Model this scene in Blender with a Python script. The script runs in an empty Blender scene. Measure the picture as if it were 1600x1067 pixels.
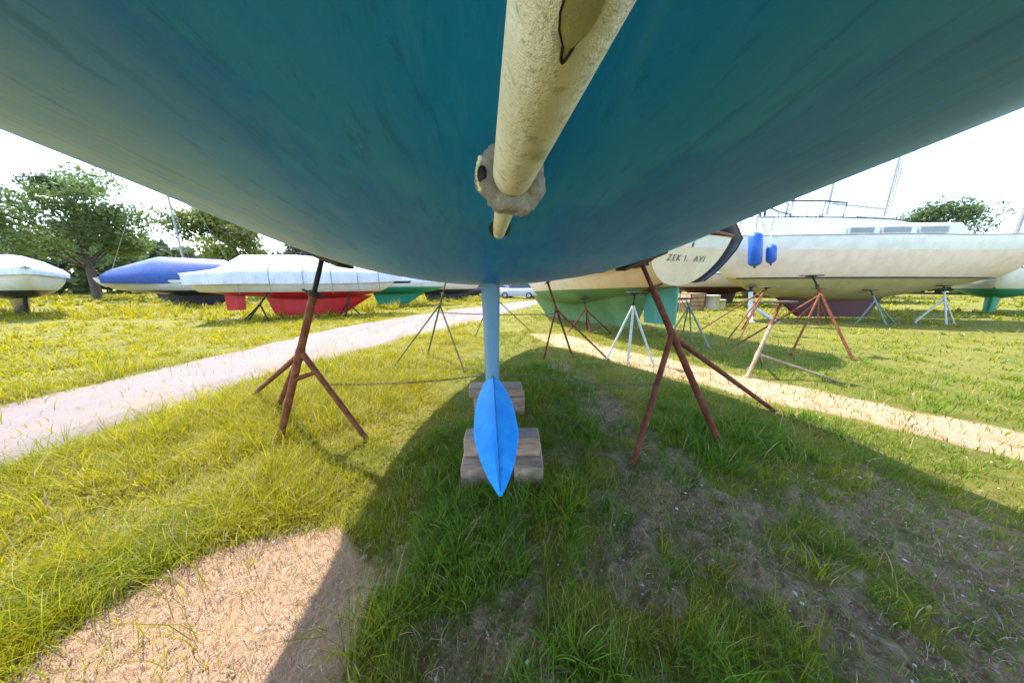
import bpy, math, random
import numpy as np
from mathutils import Vector, Matrix
random.seed(7); rng = np.random.default_rng(7)
SC = bpy.context.scene; COL = SC.collection
R = math.radians
H = 1.3                                   # eye height
PITCH = math.atan(88/416)

# ------------------------------------------------------------------ numpy noise
def _hash(ix, iy, s):
    n = (ix.astype(np.int64)*374761393 + iy.astype(np.int64)*668265263 + s*982451653) & 0x7fffffff
    n = ((n ^ (n >> 13))*1274126177) & 0x7fffffff
    return ((n ^ (n >> 16)) & 0xffff)/65535.0
def vnoise(x, y, s=0):
    x = np.asarray(x, float); y = np.asarray(y, float)
    ix = np.floor(x); iy = np.floor(y); fx = x-ix; fy = y-iy
    fx = fx*fx*(3-2*fx); fy = fy*fy*(3-2*fy)
    a = _hash(ix, iy, s); b = _hash(ix+1, iy, s); c = _hash(ix, iy+1, s); d = _hash(ix+1, iy+1, s)
    return a+(b-a)*fx+(c-a)*fy+(a-b-c+d)*fx*fy
def fbm(x, y, s=0, o=4):
    t = 0; a = .5; n = 0
    for k in range(o):
        t = t+a*vnoise(x*2**k, y*2**k, s+k*17); n += a; a *= .5
    return t/n
def sstep(a, b, x):
    t = np.clip((x-a)/(b-a), 0, 1); return t*t*(3-2*t)

# ------------------------------------------------------------------ material helpers
class NT:
    def __init__(s, name):
        m = s.m = bpy.data.materials.new(name); m.use_nodes = True
        s.t = m.node_tree; s.t.nodes.clear()
        s.out = s.t.nodes.new('ShaderNodeOutputMaterial')
        s.tc = s.t.nodes.new('ShaderNodeTexCoord')
    def n(s, typ, **kw):
        o = s.t.nodes.new(typ)
        for k, v in kw.items():
            if k in o.inputs.keys() if isinstance(k, str) else False: s.set(o.inputs[k], v)
            else: setattr(o, k, v)
        return o
    def set(s, inp, v):
        if hasattr(v, 'is_output'): s.t.links.new(v, inp)
        elif isinstance(v, (tuple, list)) and len(v) == 3 and inp.type == 'RGBA': inp.default_value = (*v, 1)
        else: inp.default_value = v
    def link(s, a, b): s.t.links.new(a, b)
    def coords(s, scale=(1, 1, 1), obj=True):
        mp = s.t.nodes.new('ShaderNodeMapping'); mp.inputs['Scale'].default_value = scale
        s.link(s.tc.outputs['Object' if obj else 'Generated'], mp.inputs[0]); return mp.outputs[0]
    def noise(s, scale, vec=None, detail=5, rough=.6, dist=0):
        o = s.t.nodes.new('ShaderNodeTexNoise'); o.inputs['Scale'].default_value = scale
        o.inputs['Detail'].default_value = detail; o.inputs['Roughness'].default_value = rough
        o.inputs['Distortion'].default_value = dist
        s.link(vec if vec is not None else s.tc.outputs['Object'], o.inputs['Vector']); return o.outputs['Fac']
    def ramp(s, fac, a, b):
        o = s.t.nodes.new('ShaderNodeMapRange'); o.interpolation_type = 'SMOOTHSTEP'
        s.link(fac, o.inputs[0]); o.inputs[1].default_value = a; o.inputs[2].default_value = b; return o.outputs[0]
    def mix(s, fac, a, b, mode='MIX'):
        o = s.t.nodes.new('ShaderNodeMix'); o.data_type = 'RGBA'; o.blend_type = mode
        s.set(o.inputs[0], fac); s.set(o.inputs[6], a); s.set(o.inputs[7], b); return o.outputs[2]
    def math(s, op, a, b=0.0):
        o = s.t.nodes.new('ShaderNodeMath'); o.operation = op
        s.set(o.inputs[0], a); s.set(o.inputs[1], b); return o.outputs[0]
    def attr(s, name, out='Fac'):
        o = s.t.nodes.new('ShaderNodeAttribute'); o.attribute_name = name; return o.outputs[out]
    def bump(s, h, strength=.3, dist=.01):
        o = s.t.nodes.new('ShaderNodeBump'); o.inputs['Strength'].default_value = strength
        o.inputs['Distance'].default_value = dist; s.link(h, o.inputs['Height']); return o.outputs[0]
    def bsdf(s, col, rough=.6, normal=None, metal=0, spec=.5, coat=0):
        o = s.t.nodes.new('ShaderNodeBsdfPrincipled')
        s.set(o.inputs['Base Color'], col); s.set(o.inputs['Roughness'], rough); s.set(o.inputs['Metallic'], metal)
        o.inputs['Specular IOR Level'].default_value = spec
        if coat: o.inputs['Coat Weight'].default_value = coat
        if normal is not None: s.link(normal, o.inputs['Normal'])
        s.link(o.outputs[0], s.out.inputs[0]); return o

def paint(name, c, c2=None, rough=.5, sc=6, bump=.15, dirt=(.12, .10, .08), dirt_amt=.5, stretch=(1, 1, 1), spec=.4):
    k = NT(name); v = k.coords(stretch)
    c2 = c2 or tuple(x*.72 for x in c)
    a = k.noise(sc, v, 6, .65); b = k.noise(sc*5, v, 5, .7)
    col = k.mix(k.ramp(a, .35, .68), c, c2)
    col = k.mix(k.math('MULTIPLY', k.ramp(b, .56, .78), dirt_amt), col, dirt)
    k.bsdf(col, rough, k.bump(b, bump, .01), spec=spec); return k.m
def rust(name, c, c2, c3, sc=14):
    k = NT(name); a = k.noise(sc, None, 7, .7); b = k.noise(sc*4, None, 6, .75)
    col = k.mix(k.ramp(a, .35, .65), c, c2); col = k.mix(k.ramp(b, .52, .72), col, c3)
    k.bsdf(col, .82, k.bump(b, .9, .006), spec=.2); return k.m
M = {}
M['rust'] = rust('rusty_red_steel', (.125, .034, .018), (.23, .085, .036), (.032, .015, .012))
M['rust_dark'] = rust('rusty_maroon_steel', (.10, .022, .016), (.18, .058, .032), (.026, .012, .011))
M['black_steel'] = rust('dark_threaded_steel', (.02, .018, .018), (.035, .028, .024), (.06, .03, .02))
M['olive_steel'] = rust('olive_painted_steel', (.16, .15, .08), (.10, .10, .05), (.07, .04, .02))
M['white_steel'] = rust('chalky_white_steel', (.52, .54, .52), (.40, .43, .42), (.22, .20, .17))
M['green_steel'] = rust('faded_green_steel', (.12, .20, .16), (.18, .24, .2), (.09, .07, .05))
M['tan_steel'] = rust('sun_bleached_tan_steel', (.38, .30, .20), (.26, .17, .11), (.12, .06, .04))
M['pad'] = paint('weathered_plywood_pad', (.10, .062, .036), (.05, .032, .022), .85, 12)
M['chain'] = rust('rusty_chain_steel', (.20, .17, .10), (.14, .10, .06), (.07, .05, .03))

def timber_mat(name, c, c2):
    k = NT(name); v = k.coords((2, 14, 14)); a = k.noise(4, v, 7, .7, .6); b = k.noise(3, None, 4)
    col = k.mix(k.ramp(a, .3, .7), c, c2); col = k.mix(k.ramp(b, .5, .75), col, tuple(x*.6 for x in c2))
    k.bsdf(col, .85, k.bump(a, .7, .01), spec=.2); return k.m
M['timber'] = timber_mat('weathered_grey_timber', (.42, .29, .215), (.23, .155, .115))
M['timber2'] = timber_mat('weathered_tan_timber', (.46, .31, .225), (.25, .165, .12))

def hull_mat():
    k = NT('worn_teal_antifouling_paint')
    v = k.coords((1.0, .22, 1.0)); v2 = k.coords((3, .5, 3))
    a = k.noise(1.6, v, 5, .55, .4); b = k.noise(2.2, v2, 7, .7, .8); c = k.noise(1.1, None, 3, .5, .3); d = k.noise(60, None, 4, .7)
    col = k.mix(k.ramp(a, .36, .64), (.008, .265, .72), (.034, .315, .70))
    col = k.mix(k.math('MULTIPLY', k.ramp(c, .485, .525), .55), col, (.003, .18, .66))
    col = k.mix(k.math('MULTIPLY', k.ramp(b, .48, .72), .55), col, (.075, .38, .68))
    # chalky worn paint towards the bilge turn; to port, grass-bounce light is painted in
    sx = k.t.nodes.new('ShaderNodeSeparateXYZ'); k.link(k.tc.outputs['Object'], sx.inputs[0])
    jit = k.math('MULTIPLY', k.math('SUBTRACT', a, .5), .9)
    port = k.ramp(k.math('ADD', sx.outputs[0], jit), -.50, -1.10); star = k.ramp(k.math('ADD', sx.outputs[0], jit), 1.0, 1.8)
    wear_bounce = k.math('ADD', k.math('MULTIPLY', port, .86), k.math('MULTIPLY', star, .32))
    col = k.mix(k.math('MULTIPLY', wear_bounce, k.ramp(b, .15, .50)), col, (.34, .46, .54))
    # overlapping roller strokes and long fore-and-aft brush streaks
    w = k.t.nodes.new('ShaderNodeTexWave'); w.inputs['Scale'].default_value = 1.1; w.inputs['Distortion'].default_value = 8
    w.inputs['Detail'].default_value = 5; w.inputs['Detail Scale'].default_value = .8; k.link(k.coords((.7, .4, .7)), w.inputs['Vector'])
    col = k.mix(k.math('MULTIPLY', k.ramp(w.outputs['Fac'], .72, .80), .22), col, (.035, .30, .70))
    e = k.noise(7, k.coords((4, .35, 4)), 8, .75, .5)
    col = k.mix(k.math('MULTIPLY', k.ramp(e, .53, .62), .42), col, (.003, .13, .38))
    col = k.mix(k.math('MULTIPLY', k.ramp(e, .47, .38), .36), col, (.05, .31, .66))
    col = k.mix(k.math('MULTIPLY', k.ramp(d, .60, .78), .35), col, (.004, .07, .15))
    ro = k.math('MULTIPLY_ADD', b, .25); k.t.nodes[-1].inputs[2].default_value = .33
    k.bsdf(col, ro, k.bump(k.mix(.5, d, b), .16, .006), spec=.18); return k.m
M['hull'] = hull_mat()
M['gel'] = paint('chalky_white_gelcoat', (.60, .60, .58), (.52, .51, .48), .35, 3, .03, (.42, .38, .32), .35)
M['cream'] = paint('aged_cream_gelcoat', (.62, .53, .39), (.54, .45, .32), .4, 3, .04, (.34, .27, .18), .4)
M['keelblue'] = paint('grey_blue_keel_paint', (.075, .20, .34), (.11, .235, .33), .5, 5, .1, (.05, .12, .17), .5, (1, 1, .25))
M['bulbblue'] = paint('bright_blue_keel_paint', (.003, .215, .70), (.016, .30, .74), .6, 7, .3, (.004, .10, .36), .75, spec=.2)

M['seamblue'] = paint('dark_blue_seam', (.01, .10, .30), (.02, .15, .36), .6, 20)
def shaft_mat():
    k = NT('crusted_cream_shaft'); a = k.noise(9, None, 6, .65, .3); b = k.noise(45, None, 5, .75); c = k.noise(4, k.coords((1, .4, 1)), 5, .6, 1)
    col = k.mix(k.ramp(a, .35, .66), (.88, .82, .66), (.78, .71, .52))
    col = k.mix(k.math('MULTIPLY', k.ramp(b, .54, .64), .6), col, (.34, .31, .23))
    col = k.mix(k.math('MULTIPLY', k.ramp(c, .55, .66), .6), col, (.44, .42, .25))
    col = k.mix(k.math('MULTIPLY', k.ramp(b, .34, .22), .8), col, (.75, .69, .52))
    k.bsdf(col, .8, k.bump(k.mix(.5, a, b), 1.0, .010), spec=.2); return k.m
M['shaft'] = shaft_mat()
M['collar'] = paint('grey_barnacled_collar', (.50, .45, .41), (.34, .30, .28), .95, 30, 1.0, (.70, .66, .60), .8)
M['blackrub'] = paint('black_sealant', (.012, .012, .013), None, .7)
M['patchpaint'] = paint('olive_scraped_patch', (.52, .47, .25), (.42, .38, .19), .6, 14, .3)

# ------------------------------------------------------------------ mesh helper
class MB:
    def __init__(s): s.v = []; s.f = []; s.sm = []
    def add(s, vs, fs, smooth=True):
        o = len(s.v); s.v += [tuple(p) for p in vs]; s.f += [tuple(i+o for i in f) for f in fs]; s.sm += [smooth]*len(fs); return s
    def tube(s, pts, r, n=10, cap=True):
        pts = [Vector(p) for p in pts]; rs = r if isinstance(r, (list, tuple)) else [r]*len(pts)
        vs = []; up = None
        for i, p in enumerate(pts):
            d = (pts[min(i+1, len(pts)-1)]-pts[max(i-1, 0)]).normalized()
            if up is None: up = Vector((0, 0, 1)) if abs(d.z) < .9 else Vector((0, 1, 0))
            a = d.cross(up).normalized(); b = a.cross(d); up = b
            for k in range(n):
                t = 2*math.pi*k/n; vs.append(p+a*math.cos(t)*rs[i]+b*math.sin(t)*rs[i])
        fs = []
        for i in range(len(pts)-1):
            for k in range(n):
                fs.append((i*n+k, i*n+(k+1) % n, (i+1)*n+(k+1) % n, (i+1)*n+k))
        s.add(vs, fs)
        if cap:
            o = len(vs); s.add(vs[:n], [tuple(range(n))[::-1]], False); s.add(vs[-n:], [tuple(range(n))], False)
        return s
    def box(s, c, size, rot=None, bev=.0):
        sx, sy, sz = [x/2 for x in size]; b = min(bev, sx*.9, sy*.9, sz*.9); vs = []; fs = []
        m = rot if rot is not None else Matrix.Identity(3); c = Vector(c)
        if b <= 0:
            for z in (-sz, sz):
                for x, y in ((-sx, -sy), (sx, -sy), (sx, sy), (-sx, sy)): vs.append(c+m @ Vector((x, y, z)))
            fs = [(3, 2, 1, 0), (4, 5, 6, 7), (0, 1, 5, 4), (1, 2, 6, 5), (2, 3, 7, 6), (3, 0, 4, 7)]
        else:
            lv = [(-sz, b), (-sz+b, 0), (sz-b, 0), (sz, b)]
            for z, i in lv:
                X = sx-i; Y = sy-i; q = b if i == 0 else b*.6
                for x, y in ((-X+q, -Y), (X-q, -Y), (X, -Y+q), (X, Y-q), (X-q, Y), (-X+q, Y), (-X, Y-q), (-X, -Y+q)): vs.append(c+m @ Vector((x, y, z)))
            fs = [tuple(range(7, -1, -1)), tuple(range(24, 32))]
            for l in range(3):
                for k in range(8): fs.append((l*8+k, l*8+(k+1) % 8, l*8+8+(k+1) % 8, l*8+8+k))
        return s.add(vs, fs, False)
    def ellipsoid(s, c, r, nu=14, nv=9, rot=None):
        c = Vector(c); vs = []; fs = []; m = rot if rot is not None else Matrix.Identity(3)
        for j in range(nv+1):
            t = math.pi*j/nv
            for k in range(nu):
                p = 2*math.pi*k/nu
                vs.append(c+m @ Vector((r[0]*math.sin(t)*math.cos(p), r[1]*math.sin(t)*math.sin(p), -r[2]*math.cos(t))))
        for j in range(nv):
            for k in range(nu): fs.append((j*nu+k, j*nu+(k+1) % nu, (j+1)*nu+(k+1) % nu, (j+1)*nu+k))
        return s.add(vs, fs)
    def grid(s, rows, smooth=True, flip=False):
        n = len(rows[0]); vs = [p for r in rows for p in r]; fs = []
        for i in range(len(rows)-1):
            for k in range(n-1):
                q = [i*n+k, i*n+k+1, (i+1)*n+k+1, (i+1)*n+k]
                P = [Vector(vs[a]) for a in q]
                u = []
                for a, p in zip(q, P):
                    if not any((p-Vector(vs[b])).length < 1e-5 for b in u): u.append(a)
                if len(u) >= 3: fs.append(tuple(u[::-1] if flip else u))
        return s.add(vs, fs, smooth)
    def build(s, name, mat, parent=None, off=(0, 0, 0)):
        me = bpy.data.meshes.new(name); o3 = Vector(off)
        root = parent
        while root is not None and root.parent is not None: root = root.parent
        if root is not None and root.get('_w'): o3 = o3+root.location
        me.from_pydata([tuple(Vector(p)-o3) for p in s.v], [], s.f)
        me.polygons.foreach_set('use_smooth', s.sm); me.update()
        o = bpy.data.objects.new(name, me); COL.objects.link(o)
        if mat is not None: me.materials.append(mat)
        if parent is not None: o.parent = parent
        else:
            o.location = o3
        return o
ROOTS = []
def tag(o, label=None, cat=None, group=None, kind=None):
    if label: o['label'] = label
    if cat: o['category'] = cat
    if group: o['group'] = group
    if kind: o['kind'] = kind
    return o
def root(name, label, cat, loc, rz=0, group=None, world=False):
    o = bpy.data.objects.new(name, None); COL.objects.link(o); o.location = loc; o.rotation_euler = (0, 0, rz)
    o.empty_display_size = .1
    if world: o['_w'] = 1
    ROOTS.append(o); return tag(o, label, cat, group)
def copy_tree(o, parent=None):
    c = o.copy(); COL.objects.link(c); c.parent = parent
    for ch in [x for x in bpy.data.objects if x.parent == o]: copy_tree(ch, c)
    return c
def rotz(a): return Matrix.Rotation(a, 3, 'Z')
def frame(d):
    d = Vector(d).normalized(); x = Vector((0, 1, 0)).cross(d)
    if x.length < .05: x = Vector((1, 0, 0))
    x.normalize(); y = d.cross(x); return Matrix((x, y, d)).transposed()
def lerp(a, b, t): return Vector(a)*(1-t)+Vector(b)*t
def smooth_curve(xs, ys):
    # monotone cubic interpolation
    xs = list(xs); ys = list(ys); n = len(xs); d = [(ys[i+1]-ys[i])/(xs[i+1]-xs[i]) for i in range(n-1)]
    m = [d[0]]+[0 if d[i-1]*d[i] <= 0 else 2*d[i-1]*d[i]/(d[i-1]+d[i]) for i in range(1, n-1)]+[d[-1]]
    def f(x):
        x = min(max(x, xs[0]), xs[-1]); i = 0
        while i < n-2 and x > xs[i+1]: i += 1
        h = xs[i+1]-xs[i]; t = (x-xs[i])/h
        return (ys[i]*(1+2*t)*(1-t)**2+h*m[i]*t*(1-t)**2+ys[i+1]*t*t*(3-2*t)+h*m[i+1]*t*t*(t-1))
    return f

# ------------------------------------------------------------------ ground
def ground_z(x, y):
    x = np.asarray(x, float); y = np.asarray(y, float)
    z = .07*(fbm(x*.35, y*.35, 3, 3)-.5)+.05*(fbm(x*1.7, y*1.7, 5, 3)-.5)+.022*(fbm(x*7, y*7, 9, 4)-.5)
    far = sstep(14, 60, np.hypot(x, y))
    return z*(1-far*.3)-.01
PR = smooth_curve([-8, -3, 1, 3.5, 4.26, 5.13, 6.66, 9.55, 17.7, 22, 34, 60], [-4.2, -3.9, -3.75, -3.56, -3.42, -3.05, -2.61, -1.39, 1.48, 3.6, 11, 30])
PL = smooth_curve([-8, -3, 2, 5.7, 7.63, 10.1, 14, 18.3, 22.5, 34, 60], [-6.4, -6.0, -5.75, -5.62, -5.5, -4.88, -3.36, -1.31, 1.1, 8.3, 27])
_ty = np.linspace(-8, 60, 700); _tr = np.array([PR(v) for v in _ty]); _tl = np.array([PL(v) for v in _ty])
def path_in(x, y):                         # >0 inside, metres from the nearest side edge
    r = np.interp(y, _ty, _tr); l = np.interp(y, _ty, _tl); v = np.minimum(r-x, x-l)
    return np.where((y < -8) | (y > 60), -9, v)
def seg_d(x, y, pts):
    best = np.full(np.shape(x), 1e9)
    for (ax, ay), (bx, by) in zip(pts[:-1], pts[1:]):
        dx, dy = bx-ax, by-ay; t = np.clip(((x-ax)*dx+(y-ay)*dy)/(dx*dx+dy*dy), 0, 1)
        best = np.minimum(best, np.hypot(x-ax-t*dx, y-ay-t*dy))
    return best
TRACK = [(1.0, 7.0), (1.45, 5.9), (2.3, 4.55), (3.2, 3.3), (4.3, 2.0), (6, .2)]
def masks(x, y):
    w = .5*(fbm(x*2.1, y*2.1, 21, 4)-.5); w2 = fbm(x*5, y*5, 33, 4)
    # dry sandy patch in the left foreground
    sand = sstep(.16, -.10, np.hypot((x+1.10)/.55, (y-.62)/.60)-1+w*1.1)*sstep(-.50, -.66, x+w*.12)
    track = sstep(.66, .34, seg_d(x, y, TRACK)+w*.5)
    def blob(cx, cy, rx, ry, a=0, k=1.0):
        c, s = math.cos(a), math.sin(a); u = ((x-cx)*c+(y-cy)*s)/rx; v = (-(x-cx)*s+(y-cy)*c)/ry
        return sstep(.30, -.30, np.hypot(u, v)-1+w*3.0+(w2-.5)*2.2)*k
    soil = np.maximum.reduce([blob(1.25, .95, .95, .36, -.72), blob(.62, 1.0, .34, .2, -.9, .9), blob(-.10, .68, .24, .24), blob(-.33, .5, .3, .12, 0, .7),
                              blob(.06, 1.02, .10, .25, 0, .8), blob(1.0, 2.9, .26, 1.25, .1), blob(.45, 2.3, .14, .5, .1, .75), blob(2.3, .9, .6, .7, 0, .8),
                              blob(.5, .52, .35, .12, 0, .55), blob(1.0, 1.55, .5, .16, -.8, .75), blob(-.62, 1.02, .22, .12, .6, .5)])
    soil = np.maximum(soil, track*.0)
    lush = np.maximum.reduce([blob(-.22, 1.12, .30, .30), blob(.36, 1.32, .26, .26), blob(1.75, 2.1, .75, .38), blob(.55, 3.1, .35, 1.0), blob(-.62, .72, .2, .16),
                              blob(.75, .66, .16, .14), blob(.18, .62, .18, .14), blob(-.45, 1.8, .3, .5)])
    return sand, track, soil, lush, w2
def axis(a, b, st, far):
    v = list(np.arange(a, b+1e-6, st)); s = st
    lo = [v[0]]; s = st
    while lo[-1] > -far: s *= 1.22; lo.append(lo[-1]-s)
    hi = [v[-1]]; s = st
    while hi[-1] < far: s *= 1.22; hi.append(hi[-1]+s)
    return np.array(lo[:0:-1]+v+hi[1:])
def build_ground():
    xs = axis(-4, 4, .02, 900); ys = axis(.2, 5, .02, 900)
    X, Y = np.meshgrid(xs, ys); Z = ground_z(X, Y)
    sand, track, soil, lush, w2 = masks(X, Y)
    near = np.hypot(X, Y) < 6
    u_ = X*.75+Y*.66; v_ = -X*.66+Y*.75
    Z = Z+near*(soil*(.11*(fbm(u_*6, v_*13, 41, 5)-.5)+.03*(fbm(X*26, Y*26, 47, 3)-.5)-.012)+sand*.018*(fbm(X*20, Y*20, 49, 3)-.5)+lush*.012)
    Z = Z-.03*sstep(.02, .3, path_in(X, Y))
    me = bpy.data.meshes.new('ground'); nx, ny = len(xs), len(ys)
    V = np.stack([X, Y, Z], -1).reshape(-1, 3)
    I = np.arange(nx*ny).reshape(ny, nx)
    F = np.stack([I[:-1, :-1], I[:-1, 1:], I[1:, 1:], I[1:, :-1]], -1).reshape(-1, 4)
    raw_mesh(me, V, F)
    for nm, a in (('sand', np.maximum(sand, track*(.62+.5*(w2-.5)))), ('soil', soil), ('lush', lush)):
        at = me.attributes.new(nm, 'FLOAT', 'POINT'); at.data.foreach_set('value', np.ascontiguousarray(a.reshape(-1), np.float32))
    k = NT('turf_soil_and_sand')
    n1 = k.noise(1.2, None, 6, .6); n2 = k.noise(9, None, 8, .75); n3 = k.noise(70, None, 6, .75); n4 = k.noise(240, None, 4, .7)
    turf = k.mix(k.ramp(n1, .38, .62), (.135, .135, .022), (.19, .165, .035)); turf = k.mix(k.math('MULTIPLY', k.ramp(n2, .5, .7), .6), turf, (.07, .09, .018))
    turf = k.mix(k.math('MULTIPLY', k.ramp(n3, .5, .68), .5), turf, (.26, .21, .08))
    sand_c = k.mix(k.ramp(n3, .35, .65), (.52, .33, .205), (.42, .25, .15)); sand_c = k.mix(k.math('MULTIPLY', k.ramp(n4, .55, .7), .6), sand_c, (.62, .43, .29))
    sand_c = k.mix(k.math('MULTIPLY', k.ramp(n2, .52, .72), .5), sand_c, (.28, .175, .105))
    soil_c = k.mix(k.ramp(n2, .35, .65), (.21, .130, .072), (.39, .255, .155)); soil_c = k.mix(k.math('MULTIPLY', k.ramp(n3, .48, .66), .65), soil_c, (.54, .385, .255))
    soil_c = k.mix(k.math('MULTIPLY', k.ramp(n3, .44, .30), .7), soil_c, (.075, .045, .027))
    n5 = k.noise(4.5, None, 6, .7, .5); soil_c = k.mix(k.math('MULTIPLY', k.ramp(n5, .48, .60), .8), soil_c, (.13, .145, .03))
    j = k.math('MULTIPLY', k.math('SUBTRACT', n3, .5), .7)
    col = k.mix(k.ramp(k.math('ADD', k.attr('soil'), j), .3, .6), turf, soil_c)
    col = k.mix(k.ramp(k.math('ADD', k.attr('sand'), j), .3, .6), col, sand_c)
    k.bsdf(col, .95, k.bump(k.mix(.6, n2, n3), 1.0, .035), spec=.1)
    me.materials.append(k.m)
    o = bpy.data.objects.new('ground', me); COL.objects.link(o); tag(o, kind='structure')
def raw_mesh(me, V, F=None, loops=None, starts=None):
    V = np.ascontiguousarray(V, np.float32); me.vertices.add(len(V)); me.vertices.foreach_set('co', V.ravel())
    if F is not None:
        n = F.shape[1]; loops = F.ravel(); starts = np.arange(len(F))*n
    me.loops.add(len(loops)); me.loops.foreach_set('vertex_index', np.ascontiguousarray(loops, np.int32))
    me.polygons.add(len(starts)); me.polygons.foreach_set('loop_start', np.ascontiguousarray(starts, np.int32))
    me.update(calc_edges=True); me.validate()
build_ground()

def build_path():
    ys = np.concatenate([np.arange(-6, 12, .12), np.arange(12, 60, .5)]); us = np.linspace(0, 1, 26)
    r = np.interp(ys, _ty, _tr); l = np.interp(ys, _ty, _tl)
    wr = .16*(fbm(ys*1.3, ys*0+3, 51, 4)-.5)*2; wl = .16*(fbm(ys*1.3, ys*0+9, 57, 4)-.5)*2
    X = (l+wl)[:, None]*(1-us)+(r+wr)[:, None]*us; Y = np.repeat(ys[:, None], len(us), 1)
    edge = np.minimum(us, 1-us)
    Z = ground_z(X, Y)+.008-.05*(edge < .01)+.012*(fbm(X*4, Y*4, 61, 3)-.5)
    me = bpy.data.meshes.new('gravel_path'); I = np.arange(X.size).reshape(X.shape)
    F = np.stack([I[:-1, :-1], I[:-1, 1:], I[1:, 1:], I[1:, :-1]], -1).reshape(-1, 4)
    raw_mesh(me, np.stack([X, Y, Z], -1).reshape(-1, 3), F)
    k = NT('pinkish_crushed_gravel'); n = k.noise(1.5, None, 5); b = k.noise(55, None, 6, .8)
    g2 = k.noise(28, None, 7, .85); g3 = k.noise(.7, k.coords((2.2, .25, 1)), 4, .6, .4)
    col = k.mix(k.ramp(g2, .3, .7), (.165, .122, .108), (.30, .245, .222)); col = k.mix(k.math('MULTIPLY', k.ramp(b, .5, .7), .5), col, (.13, .10, .085))
    col = k.mix(k.math('MULTIPLY', k.ramp(n, .45, .65), .6), col, (.25, .20, .15)); col = k.mix(k.math('MULTIPLY', k.ramp(g3, .5, .62), .45), col, (.16, .125, .10))
    k.bsdf(col, .95, k.bump(g2, .8, .02), spec=.15); me.materials.append(k.m)
    o = bpy.data.objects.new('gravel_path', me); COL.objects.link(o); tag(o, kind='structure')
build_path()

# ------------------------------------------------------------------ grass, straw, clods
def blades_mesh(name, P, hgt, wid, az, lean, col, mat, twist=None):
    n = len(P); ts = np.array([0, .38, .74, 1.0])
    dx, dy = np.cos(az), np.sin(az); px, py = -dy, dx
    if twist is not None: px, py = np.cos(az+np.pi/2+twist), np.sin(az+np.pi/2+twist)
    V = np.zeros((n, 7, 3)); wf = [1, .85, .5]
    for i, t in enumerate(ts):
        out = lean*hgt*t**1.7; up = hgt*(t-.42*np.minimum(lean, 1.6)*t**2.2*.6)
        cx = P[:, 0]+dx*out; cy = P[:, 1]+dy*out; cz = P[:, 2]-.012*(i == 0)+up
        if i < 3:
            w = wid*wf[i]*.5
            V[:, 2*i, 0] = cx-px*w; V[:, 2*i, 1] = cy-py*w; V[:, 2*i, 2] = cz
            V[:, 2*i+1, 0] = cx+px*w; V[:, 2*i+1, 1] = cy+py*w; V[:, 2*i+1, 2] = cz
        else: V[:, 6, 0] = cx; V[:, 6, 1] = cy; V[:, 6, 2] = cz
    base = (np.arange(n)*7)[:, None]
    L = np.concatenate([base+np.array([0, 1, 3, 2]), base+np.array([2, 3, 5, 4]), base+np.array([4, 5, 6])], 1)
    st = (np.arange(n)*11)[:, None]+np.array([0, 4, 8])
    me = bpy.data.meshes.new(name); raw_mesh(me, V.reshape(-1, 3), None, L.ravel(), st.ravel())
    a = me.attributes.new('tint', 'FLOAT_COLOR', 'POINT'); c4 = np.ones((n, 7, 4), np.float32); c4[:, :, :3] = col[:, None, :]
    a.data.foreach_set('color', c4.ravel())
    me.materials.append(mat); o = bpy.data.objects.new(name, me); COL.objects.link(o); return o
def leaf_shader(name, use_attr='tint', trans=.45, rough=.6, colour=None):
    k = NT(name)
    c = k.attr(use_attr, 'Color') if use_attr else colour
    d = k.t.nodes.new('ShaderNodeBsdfPrincipled'); k.set(d.inputs['Base Color'], c); d.inputs['Roughness'].default_value = rough; d.inputs['Specular IOR Level'].default_value = .25
    t = k.t.nodes.new('ShaderNodeBsdfTranslucent'); k.set(t.inputs['Color'], c)
    m = k.t.nodes.new('ShaderNodeMixShader'); m.inputs[0].default_value = trans
    k.link(d.outputs[0], m.inputs[1]); k.link(t.outputs[0], m.inputs[2]); k.link(m.outputs[0], k.out.inputs[0]); return k.m
M['grass'] = leaf_shader('grass_blade', trans=.42)
M['straw'] = leaf_shader('dry_straw_blade', trans=.15, rough=.8)
def scatter(r0, r1, dens, half=R(72), behind=False):
    a = half*(r1*r1-r0*r0); n = int(a*dens)
    r = np.sqrt(rng.uniform(r0*r0, r1*r1, n)); t = rng.uniform(-half, half, n)
    return r*np.sin(t), r*np.cos(t)
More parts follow.
